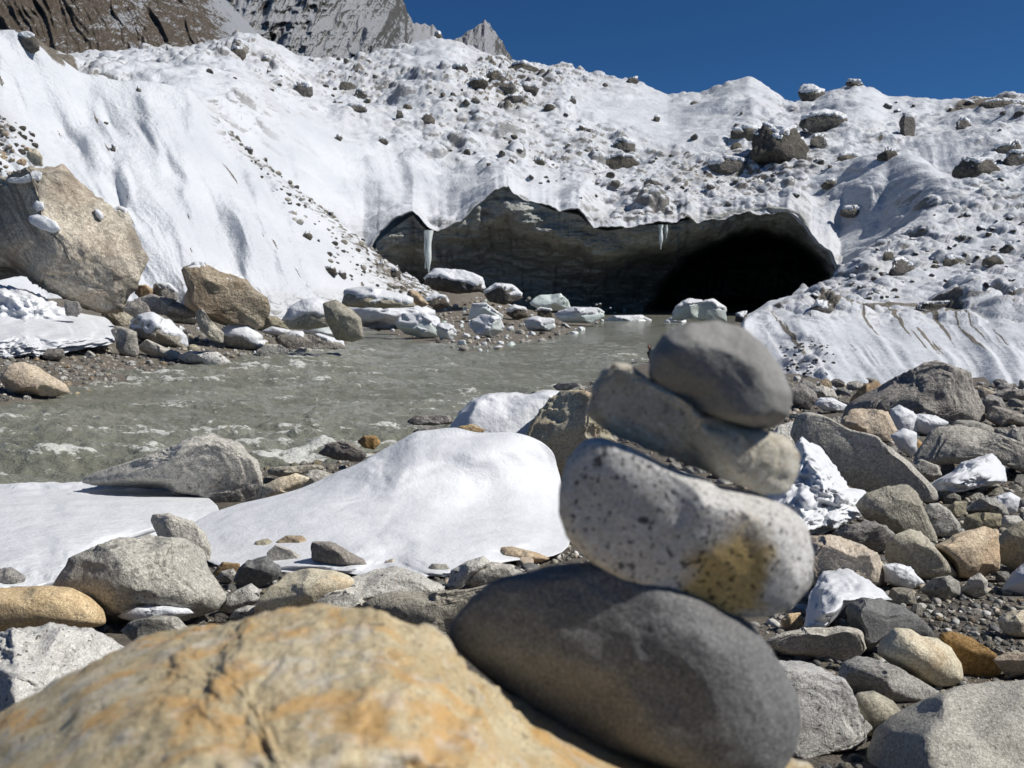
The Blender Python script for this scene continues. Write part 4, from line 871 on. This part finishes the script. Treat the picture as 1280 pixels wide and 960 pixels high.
for lab, mat, poly, st, kw in [
 ('grey translucent ice block in front of the snow domed boulder', 'ice', '373,414 390,404 415,401 432,398 439,405 432,424 405,423 378,421', 'cobble', {}),
 ('white ice slab on a stone in the river at the left edge', 'ice', '-20,520 0,514 25,509 52,510 61,516 50,527 25,537 -10,535', 'cobble', dict(D=30, cap=0.2)),
 ('dark rock under a thick snow quilt left of the ice shelf', 'olive', '428,382 435,366 465,362 512,373 520,383 481,385 440,384', 'cobble', dict(D=74, cap=0.35)),
 ('tilted tan slab against the debris ridge behind the ice shelf', 'tan', '506,374 512,362 522,365 536,380 528,384', 'slab', dict(D=80)),
 ('large snow covered ice block at the end of the ice shelf', 'ice', '495,408 505,395 530,394 547,400 549,420 533,423 508,418', 'cobble', dict(cap=0.3)),
 ('small ice block beside the large snow covered one', 'ice', '545,415 550,407 562,408 571,418 565,425 550,424', 'cobble', dict(cap=0.3)),
 ('pointed ice block on the gravel spit', 'ice', '584,399 590,383 606,382 627,398 612,403', 'block', dict(cap=0.6)),
 ('rounded ice lump in front of the pointed ice block', 'ice', '585,404 604,396 623,400 629,413 615,422 594,417', 'cobble', dict(cap=0.3)),
 ('low pale ice block at the end of the gravel spit', 'ice', '656,405 667,399 691,401 696,409 685,414 661,412', 'cobble', dict(cap=0.4)),
 ('flat pale ice floe at the foot of the ice cliff', 'ice', '695,396 714,387 746,388 757,394 741,404 705,403', 'cobble', dict(D=100, cap=0.4)),
 ('long thin ice floe just right of the flat one', 'ice', '751,405 769,398 801,397 819,405 810,411 769,411', 'slab', dict(cap=0.5)),
 ('small ice floe before the cave mouth', 'ice', '826,408 839,400 856,403 860,411 841,414', 'cobble', dict(cap=0.5)),
 ('bluish ice boulder at the left of the cave mouth', 'ice', '839,400 845,385 860,376 876,378 878,400', 'block', dict(D=104, cap=0.4)),
 ('white ice boulder at the cave mouth right of the bluish one', 'ice', '872,400 876,382 891,377 906,387 909,402', 'block', dict(D=102, cap=0.2)),
 ('shaded ice block lying against the dark ice cliff', 'ice', '663,380 674,369 700,368 714,376 713,389 680,388', 'block', dict(D=118)),
 ('snow topped rubble heap at the left foot of the ice cliff', 'moraine', '530,352 545,339 580,341 602,350 604,364 570,367 542,362', 'rough', dict(D=112, cap=0.25)),
 ('snow topped dark rock right of the rubble heap', 'moraine', '605,368 620,357 640,359 654,372 630,381 612,377', 'cobble', dict(D=108, cap=0.2)),
 ('small snowy rock on the apron under the ice cliff', 'moraine', '530,378 540,370 556,372 562,382 545,387', 'cobble', dict(D=95, cap=0.4)),
 ('snow capped stone in the middle of the spit', 'moraine', '632,392 642,384 655,387 661,396 645,400', 'cobble', dict(cap=0.3)),
 ('little snowy stone near the tip of the spit', 'moraine', '668,394 675,387 688,389 692,397 678,400', 'cobble', dict(cap=0.3)),
]:
    traced('ice_block' if mat == 'ice' else 'boulder', lab, 'ice block' if mat == 'ice' else 'boulder', IG, mat, poly, st, **kw)

# ------------------------------------------------------------------ boulders on the glacier and the moraine (traced), each set on the slope
MG = 'boulders lying on the snowy moraine'
def on_slope(sheet, label, x, y, rx, ry, style='rough', mat='moraine', cap=0.55, jag=0.18, name='boulder'):
    p, d = sheet.find(x, y + ry * 0.4)
    r = np.random.default_rng(int(x * 7 + y)); a = np.linspace(0, 2 * math.pi, 12, endpoint=False)
    k = 1 + r.uniform(-jag, jag, 12)
    poly = np.stack([x + rx * np.cos(a) * k, y - ry * np.sin(a) * k], 1)
    Y = p[1] - 0.1 * rx * p[1] / FPX
    fill_mask(poly, 2)
    return traced(name, label, 'boulder', MG, mat, poly, style, D=Y, T=0.8 * min(rx, ry * 1.4) * Y / FPX, cap=cap, take=False)
for a in [
 (A, 'dark boulder left of the cluster, on the upper snow at left', 379, 114, 14, 10), (A, 'rounded boulder right of the dark one on the upper snow', 434, 110, 13, 8), (A, 'small boulder just below the rounded boulder on the upper snow', 450, 119, 8, 5),
 (A, 'flat dark boulder on the upper snow below two others', 445, 137, 15, 5), (A, 'upright small boulder of a pair above the gully', 500, 144, 6, 8), (A, 'dark round boulder of a pair above the gully', 535, 150, 8, 8),
 (A, 'brown boulder, leftmost in the rocky cluster under the skyline', 597, 107, 12, 8), (A, 'upright brown boulder in the rocky cluster under the skyline', 617, 99, 11, 10), (A, 'boulder right of the upright brown one in the cluster', 635, 112, 10, 8),
 (A, 'wide boulder at the top of the rocky cluster', 654, 88, 19, 7), (A, 'low boulder at the bottom of the rocky cluster', 642, 125, 11, 6), (A, 'flat boulder at the right of the rocky cluster', 663, 114, 13, 6),
 (A, 'dark boulder above the left of the rocky cluster', 574, 88, 9, 5), (A, 'tiny dark rock on the skyline beside the pyramid peak', 548, 46, 6, 4), (A, 'small boulder on the skyline slope right of the cluster', 694, 95, 9, 4),
 (A, 'small boulder right of the rocky cluster in smooth snow', 716, 127, 6, 4), (A, 'brown boulder above the snow capped one in mid slope', 780, 184, 14, 9), (A, 'wide snow capped boulder in mid slope', 775, 206, 26, 10),
 (A, 'boulder low on the slope above the ice cliff edge', 816, 232, 12, 7), (A, 'little upright dark rock above the notch in the ice cliff', 639, 206, 5, 7), (A, 'little flat dark rock above the ice cliff', 674, 204, 8, 4),
 (A, 'small boulder on the skyline at the right end of the hump', 790, 102, 9, 5), (A, 'little boulder at the upper edge of the gully', 479, 177, 8, 5), (A, 'little rock at the left edge of the gully top', 424, 174, 6, 4),
 (A, 'dark round boulder on the skyline left of the right hand peak', 1014, 121, 17, 10), (A, 'largest fractured brown boulder on the upper right slope', 974, 185, 35, 27), (A, 'big grooved brown boulder right of the largest one', 1030, 158, 28, 17),
 (A, 'dark boulder at the lower left of the largest one', 909, 208, 23, 10), (A, 'flat boulder at the upper left of the largest one', 933, 168, 19, 8), (A, 'small snowy boulder between the two big brown ones', 1023, 179, 10, 8),
 (A, 'dark low boulder below the big grooved one', 1060, 200, 15, 6), (A, 'small dark boulder above the cave', 1038, 232, 11, 7), (A, 'dark boulder under a thick cap of snow like a mushroom, right above the cave', 1068, 266, 18, 6),
 (A, 'wide dark boulder in the hollow at the right', 1220, 213, 30, 13), (A, 'dark boulder at the right edge in the hollow', 1272, 202, 17, 13), (A, 'jagged dark outcrop in the right hand snow chute', 1135, 163, 11, 17),
 (A, 'dark rock on top of the right hand peak', 1068, 105, 10, 3), (A, 'dark small boulder at the top edge of the right hand chute', 1110, 196, 14, 7), (A, 'dark rock on the far skyline at the right edge', 1255, 132, 30, 6),
 (A, 'round snowy boulder above the hollow at right', 1262, 188, 20, 9), (A, 'small dark boulder on the right slope under the skyline', 1204, 157, 10, 6), (A, 'dark small boulder left of the snow field at the hump', 820, 150, 6, 4),
 (B, 'brown boulder right of the cave on the rubble slope', 1127, 337, 17, 11), (B, 'smaller brown boulder left of the brown one right of the cave', 1110, 322, 8, 8), (B, 'boulder in the rubble at the right edge', 1261, 313, 10, 7),
 (B, 'boulder in the rubble left of the one at the right edge', 1241, 328, 13, 8), (B, 'low boulder in the middle of the right rubble', 1190, 328, 14, 6), (B, 'dark rock on the crest of the front snow slope', 1028, 386, 15, 8),
 (B, 'wide dark rock on the crest of the front snow slope at right', 1168, 385, 32, 6), (B, 'dark rock at the left end of the front snow slope', 928, 398, 9, 6), (B, 'little rock below the rubble at the right edge', 1266, 367, 6, 5),
 (L, 'dark rock on the ridge at the upper left', 35, 56, 14, 11), (L, 'dark small rock lying in the debris of the snow ridge', 312, 190, 6, 5), (L, 'grey rock on the debris ridge lower down', 384, 296, 7, 5),
 (L, 'grey rock at the lower end of the debris ridge', 414, 340, 9, 6), (L, 'dark rock near the foot of the debris ridge', 428, 345, 6, 5), (L, 'boulder at the end of the debris ridge before the ice cliff', 492, 345, 9, 7),
 (L, 'little dark rock high on the fluted slope', 173, 113, 4, 3), (L, 'little dark rock in the middle of the fluted slope', 141, 187, 4, 3), (L, 'little dark rock below the one in the middle of the fluted slope', 132, 154, 4, 2),
 (A, 'grey small boulder high on the snowy rubble at left', 262, 90, 5, 5), (A, 'dark rubble boulder on the left skyline hump', 298, 68, 9, 7), (A, 'dark small boulder on the left skyline hump at its right side', 330, 78, 7, 5), (A, 'dark rock under the dark cliff at left', 162, 89, 9, 4)]:
    on_slope(*a, cap=0.62 if a[5] > 8 else 0.8)

# ------------------------------------------------------------------ icicles, the mushroom stalk of dirt, and the person by the river
ice_m = rock_mat('ice', 0.12)
def icicle(label, x, y0, y1, w, Y):
    P0, P1 = at(x, y0, Y), at(x, y1, Y); n, m = 26, 12; a = np.linspace(0, 2 * math.pi, m, endpoint=False)
    V = []
    for i in range(n):
        t = i / (n - 1); c = (P0 * (1 - t) + P1 * t) - P0; r = w * Y / FPX * (0.5 + 0.9 * (1 - t) ** 1.5 + 0.25 * math.sin(9 * t + x)) * (0.45 if i == n - 1 else 1)
        V += [[c[0] + r * math.cos(q) * (1 + .3 * math.sin(3 * q + 5 * t)), c[1] + r * math.sin(q), c[2]] for q in a]
    F = [[i * m + j, i * m + (j + 1) % m, (i + 1) * m + (j + 1) % m, (i + 1) * m + j] for i in range(n - 1) for j in range(m)]
    return tag(mk('icicle', V, F, ice_m, loc=P0), label, 'icicle', 'icicles on the ice cliff')
icicle('thick pale frozen trickle hanging at the left notch of the ice cliff', 536, 288, 341, 3.2, 136)
icicle('thin frozen trickle left of the thick pale one', 532, 290, 336, 1.8, 136.5)
icicle('pale icicle left of the cave mouth', 826, 281, 312, 2.2, 146)
icicle('short icicle right of the pale one by the cave', 833, 281, 298, 1.4, 146)

def skin_body(name, joints, edges, radii, mat, loc):
    me = bpy.data.meshes.new(name); me.from_pydata(joints, edges, []); o = bpy.data.objects.new(name, me); COL.objects.link(o); o.location = loc
    md = o.modifiers.new('Skin', 'SKIN'); md.use_smooth_shade = True
    if not me.skin_vertices: bpy.context.view_layer.objects.active = o
    for v, r in zip(me.skin_vertices[0].data, radii): v.radius = (r, r) if not isinstance(r, tuple) else r
    me.skin_vertices[0].data[0].use_root = True
    o.modifiers.new('Subdivision', 'SUBSURF').levels = 2; o.modifiers['Subdivision'].render_levels = 2
    me.materials.append(mat); return o
cloth = NT('dark_clothing'); cloth.b.inputs['Base Color'].default_value = (0.018, 0.018, 0.022, 1); cloth.b.inputs['Roughness'].default_value = 0.9
skin_m = NT('skin'); skin_m.b.inputs['Base Color'].default_value = (0.30, 0.17, 0.11, 1); skin_m.b.inputs['Roughness'].default_value = 0.6
PY_ = 46.0
base = at(811, 469, PY_)
S = 1.0
J = [(0.22, 0, 0.80), (0.20, 0, 1.02), (0.10, 0, 1.26), (0.05, 0, 1.36), (0.02, 0, 1.52), (0.26, .02, 1.24), (0.36, 0.04, 1.0), (0.22, -0.12, 0.84),
     (-0.04, -.02, 1.22), (-0.02, -0.1, 1.0), (0.08, -0.22, 0.84), (0.24, -.06, 0.76), (0.20, -0.1, 0.44), (0.26, -0.06, 0.06), (0.16, -0.16, 0.04),
     (0.12, .06, 0.76), (-0.02, 0.0, 0.44), (-0.16, 0.05, 0.06), (-0.28, -0.04, 0.05)]
E = [(0, 1), (1, 2), (2, 3), (3, 4), (2, 5), (5, 6), (6, 7), (2, 8), (8, 9), (9, 10), (0, 11), (11, 12), (12, 13), (13, 14), (0, 15), (15, 16), (16, 17), (17, 18)]
Rd = [.15, .15, .16, .065, .10, .075, .055, .045, .075, .055, .045, .10, .07, .05, .045, .10, .07, .05, .045]
person = skin_body('person', [tuple(S * c for c in j) for j in J], E, Rd, cloth.m, base)
tag(person, 'person in dark clothes stooping by the river, mostly hidden behind the top cairn stone', 'person')
V, F = ico(3); hv = V * np.array([.105, .115, .125]); mk('hood', hv * 1.04, F, cloth.m, person, loc=(0.02, 0.02, 1.55))
mk('face', hv * np.array([.8, .6, .85]), F, skin_m.m, person, loc=(-0.02, -0.055, 1.53))

# ------------------------------------------------------------------ smaller stones, scattered where the photo shows rubble; each one an object
BASES = {}
def base_mesh(kind, i, lvl, style, px, snowy=False):
    key = (kind, i, lvl, snowy, round(math.log2(px)))
    if key not in BASES:
        V, F = ico(lvl); W = shape(V, 900 + i * 13, **STYLE[style])
        r = np.random.default_rng(i + 5); W = W * np.array([1, r.uniform(.7, 1.0), r.uniform(.5, .8)])
        m = rock_mat(kind, px)
        me_o = mk('stone', W, F, m); me = me_o.data; bpy.data.objects.remove(me_o)
        c = None
        if snowy:
            N = normals(W, F); on = sstep(.3, .55, N[:, 2] + .3 * fbm(W * 2.5, 3, i))
            co = mk('snow_cap', W + N * (.10 * on - .10 * (1 - on))[:, None], F, snow_mat(px)); c = co.data; bpy.data.objects.remove(co)
        BASES[key] = (me, c)
    return BASES[key]
def place(name, label, cat, group, me, P, s, cap=None):
    o = bpy.data.objects.new(name, me); COL.objects.link(o); o.location = P
    o.rotation_euler = (random.uniform(-.35, .35), random.uniform(-.35, .35), random.uniform(0, 6.28)); o.scale = (s, s, s)
    tag(o, label, cat, group)
    if cap: c = bpy.data.objects.new('snow_cap', cap); COL.objects.link(c); c.parent = o
    return o
POOL = {}
def scatter(n, region, sizes, label, name, cat, group, kinds, style='cobble', tries=60, overlap=0.2, snowy=0.0, sheet=None, keep=None):
    poly = pl(region); d = 0; out = []
    x0, y0 = poly.min(0); x1, y1 = poly.max(0)
    cand = []
    PX, PY = rng.uniform(x0, x1, n * tries * 3), rng.uniform(y0, y1, n * tries * 3)
    m = poly_sd(PX, PY, poly)[0] < 0; PX, PY = PX[m], PY[m]; q = 0
    for k in range(n):
        t = (k / n) ** 0.6
        for _ in range(tries):
            x, y = float(PX[q % len(PX)]), float(PY[q % len(PX)]); q += 1
            if keep and random.random() > keep(x, y): continue
            s = (sizes[1] * (1 - t) + sizes[0] * t) * random.uniform(.75, 1.25)
            if sheet is None: s *= 0.55 + 0.9 * (y - y0) / (y1 - y0 + 1)
            xa, xb, ya, yb = int(max(0, x - s)), int(min(1279, x + s)) + 1, int(max(0, y - s * .7)), int(min(959, y + s * .6)) + 1
            if xb <= xa or yb <= ya: continue
            if TAKEN[ya:yb, xa:xb].mean() > overlap: continue
            TAKEN[ya + 1:yb, xa + 1:xb] = True
            cand.append((x, y, s)); break
    for i, (x, y, s) in enumerate(cand):
        if sheet is None:
            Y = ground_hit(x, y + s * .45); P = at(x, y + s * .45, Y); 
        else:
            P, dd = sheet.find(x, y); Y = P[1]
            if dd > 16: continue
        r = s * Y / FPX; kind = random.choice(kinds)
        lvl = 4 if s > 9 else 3
        me, c = base_mesh(kind, random.randrange(4), lvl, style, max(Y, .5) / FPX / r if False else 1.0 / max(s, 4), snowy > 0 and random.random() < snowy)
        POOL.setdefault(name, []).append((s, (name, label, cat, group, me, tuple(P + np.array([0, 0, r * .18])), r, c)))
ALLK = ['grey', 'warmgrey', 'granite', 'olive', 'purple', 'grey', 'warmgrey', 'dark', 'tan']
scatter(420, '1010,960 1130,815 1170,735 1240,735 1285,715 1285,850 1200,850 1130,960', (2.5, 9), 'small pebble in the pebble bed between the boulders at lower right', 'pebble', 'pebble', 'pebbles of the bed at lower right', ALLK, 'round', overlap=.12)
scatter(620, '975,478 1290,478 1290,860 1090,860 985,800 960,620', (4, 22), 'small grey or tan stone filling a gap between the boulders on the right bank', 'stone', 'stone', 'small stones filling gaps on the right bank', ALLK, overlap=.5)
scatter(330, '0,700 60,735 140,690 300,690 480,700 720,690 720,760 560,740 330,800 150,800 0,790', (2.5, 11), 'small stone filling a gap between the boulders left of the cairn', 'stone', 'stone', 'small stones filling gaps left of the cairn', ALLK, overlap=.35)
scatter(60, '300,640 330,575 470,545 560,520 640,500 660,520 560,540 430,600', (3, 9), 'small wet stone at the edge of the river behind the snow mound', 'stone', 'stone', 'wet stones at the near water edge', ['purple', 'grey', 'warmgrey', 'olive'], overlap=.15)
scatter(190, '-5,425 150,420 240,395 330,395 440,420 400,445 290,462 215,476 80,494 -5,500', (1.5, 6), 'small stone on the gravel of the far bank at left', 'stone', 'stone', 'small stones on the far gravel bank', ['warmgrey', 'grey', 'purple', 'granite', 'tan'], overlap=.2)
scatter(45, '150,388 230,392 330,398 440,402 430,425 290,446 170,440', (4, 9), 'snow dusted stone jumbled among the boulders of the far bank at left', 'stone', 'stone', 'snow dusted stones among the far boulders', ['warmgrey', 'grey', 'olive', 'purple'], 'block', snowy=.55, overlap=.45)
scatter(150, '440,405 520,395 600,370 700,372 840,392 850,403 750,404 700,424 620,440 565,437 500,418', (1.5, 6), 'small snow dusted stone on the gravel spit under the ice cliff', 'stone', 'stone', 'snow dusted stones on the gravel spit', ['warmgrey', 'grey', 'moraine', 'ice'], snowy=.5, overlap=.2)
scatter(120, '200,65 420,70 520,60 680,85 830,118 930,100 985,125 1060,120 1160,130 1290,130 1290,245 1180,240 1040,260 860,265 740,275 640,225 560,190 470,180 330,115 200,95', (1.8, 7), 'small snow topped rock strewn over the upper moraine', 'rock', 'rock', 'small rocks strewn over the upper moraine',
        ['moraine'], 'rough', sheet=A, snowy=.6, keep=lambda x, y: float(0.02 + sstep(0.02, 0.45, f2(np.array([x / 45]), np.array([y / 20]), 3, 41))[0] + 0.5 * math.exp(-((x - 640) / 75) ** 2 - ((y - 105) / 30) ** 2)) * (0.05 if (300 < x < 560 and y > 0.36 * x + 20) or any(((x - p) / q) ** 2 + ((y - r) / t) ** 2 < 1 for p, r, q, t in ((790, 140, 80, 28), (860, 168, 60, 24), (1130, 225, 85, 32), (1180, 180, 48, 28), (935, 112, 30, 18))) else 1))
scatter(75, '1050,345 1100,310 1160,270 1290,255 1290,378 1100,376 1010,372', (2, 6.5), 'small snow topped rock strewn over the rubble right of the cave', 'rock', 'rock', 'small rocks strewn over the rubble right of the cave', ['moraine'], 'rough', sheet=B, snowy=.8)
scatter(45, '975,430 1040,425 1050,475 985,482', (1.5, 4), 'little rock in the debris at the foot of the front snow slope', 'rock', 'rock', 'little rocks at the foot of the front snow slope', ['moraine'], 'rough', sheet=B, snowy=.7)
scatter(120, '270,150 300,165 480,305 550,365 470,372 420,340 380,290', (1.5, 5), 'small rock in the debris along the snow ridge at left', 'rock', 'rock', 'small rocks in the debris of the snow ridge', ['moraine', 'warmgrey'], 'rough', sheet=L, snowy=.4)
scatter(45, '-5,145 40,160 60,210 20,225 -5,220', (2, 6), 'small rock on the snow above the huge boulder at the left edge', 'rock', 'rock', 'small rocks above the huge boulder', ['moraine', 'tan'], 'rough', sheet=L, snowy=.3)

# fine gravel: countless little stones on the open ground of both banks, one object
def gravel_bed(name, label, boxes, kinds):
    VS, FS, MI, off = [], [], [], 0; mats = [rock_mat(k, 0.25) for k in kinds]; V0, F0 = ico(2)
    variants = [V0 * (1 + 0.35 * fbm(V0 * 1.3 + q, 2, q))[:, None] * np.array([1, rng.uniform(.7, 1), rng.uniform(.5, .8)]) for q in range(8)]
    for n, x0, y0, x1, y1, s0, s1 in boxes:
        X = rng.uniform(x0, x1, n); Yp = rng.uniform(y0, y1, n); S = s0 + (s1 - s0) * rng.random(n) ** 3
        YG = np.linspace(y0, y1, 12); XG = np.linspace(x0, x1, 8)
        T_ = np.array([[ground_hit(gx, gy) for gx in XG] for gy in YG])
        for x, y, s in zip(X, Yp, S):
            fx, fy = (x - x0) / (x1 - x0) * 7, (y - y0) / (y1 - y0) * 11; i, j = min(int(fx), 6), min(int(fy), 10); u, v = fx - i, fy - j
            Y = (T_[j, i] * (1 - u) + T_[j, i + 1] * u) * (1 - v) + (T_[j + 1, i] * (1 - u) + T_[j + 1, i + 1] * u) * v
            VS.append((float(at(x, y, Y)[0]), Y, s * Y / FPX, rng.integers(8), rng.uniform(0, 6.28), rng.integers(len(kinds))))
    A_ = np.array(VS); gz = ground_z(A_[:, 0], A_[:, 1]); keep = gz > 0.03
    out = []
    for (x, y, r, q, an, mi), z in zip(A_[keep], gz[keep]):
        ca, sa = math.cos(an), math.sin(an); v = variants[int(q)]
        out.append(np.stack([(v[:, 0] * ca - v[:, 1] * sa) * r + x, (v[:, 0] * sa + v[:, 1] * ca) * r + y, v[:, 2] * r + z + .2 * r], 1))
        FS.append(F0 + off); off += len(v); MI.append(np.full(len(F0), int(mi), np.int32))
    o = mk(name, np.concatenate(out), np.concatenate(FS), None)
    for m in mats: o.data.materials.append(m)
    o.data.polygons.foreach_set('material_index', np.concatenate(MI)); tag(o, label, 'gravel', kind='stuff')
gravel_bed('gravel', 'fine gravel covering the ground between the boulders of the near bank', [(2600, 960, 480, 1290, 640, 1.2, 5), (2600, 960, 640, 1290, 900, 1.5, 7), (2200, 0, 640, 760, 800, 1.5, 6), (500, 320, 560, 640, 640, 1.2, 4), (900, 640, 470, 1010, 560, 1.5, 7), (1300, 640, 560, 1010, 900, 2, 16), (1200, 1290, 500, 1750, 950, 2, 15), (500, -250, 700, 0, 900, 2, 12)],
           ['grey', 'warmgrey', 'purple', 'olive', 'dark', 'tan', 'granite'])
gravel_bed('shore_gravel', 'fine gravel along the far shore and on the spit', [(1500, 0, 430, 440, 498, .8, 3), (1500, 440, 380, 850, 440, .7, 2.6)], ['grey', 'warmgrey', 'purple', 'moraine'])

# the largest 290 of each kind are objects; what is smaller lies in one object per kind
def mesh_arrays(me):
    v = np.empty(len(me.vertices) * 3, np.float32); me.vertices.foreach_get('co', v); f = np.empty(len(me.loops), np.int32); me.loops.foreach_get('vertex_index', f)
    return v.reshape(-1, 3), f.reshape(-1, 3)
for nm, rest_name, rest_label in (('rock', 'rubble', 'fine snowy rubble strewn over the moraine slopes'), ('stone', 'small_stones', 'little stones between the boulders of both banks'), ('pebble', 'fine_gravel', 'fine gravel between the pebbles at lower right')):
    items = sorted(POOL.get(nm, []), key=lambda q: -q[0])
    for s, args in items[:290]: place(*args)
    VS, FS, MI, mats, off = [], [], [], [], 0
    for s, (n_, l_, c_, g_, me, P, r, cap) in items[290:]:
        for m in (me, cap):
            if m is None: continue
            v, f = mesh_arrays(m); an = random.uniform(0, 6.28); ca, sa = math.cos(an), math.sin(an)
            R = np.array([[ca, -sa, 0], [sa, ca, 0], [0, 0, 1]])
            if m is me: R0 = R
            VS.append((v @ R0.T) * r + np.array(P)); FS.append(f + off); off += len(v)
            mt = m.materials[0]
            if mt not in mats: mats.append(mt)
            MI.append(np.full(len(f), mats.index(mt), np.int32))
    if VS:
        o = mk(rest_name, np.concatenate(VS), np.concatenate(FS), None)
        for mt in mats: o.data.materials.append(mt)
        o.data.polygons.foreach_set('material_index', np.concatenate(MI)); tag(o, rest_label, 'gravel', kind='stuff')
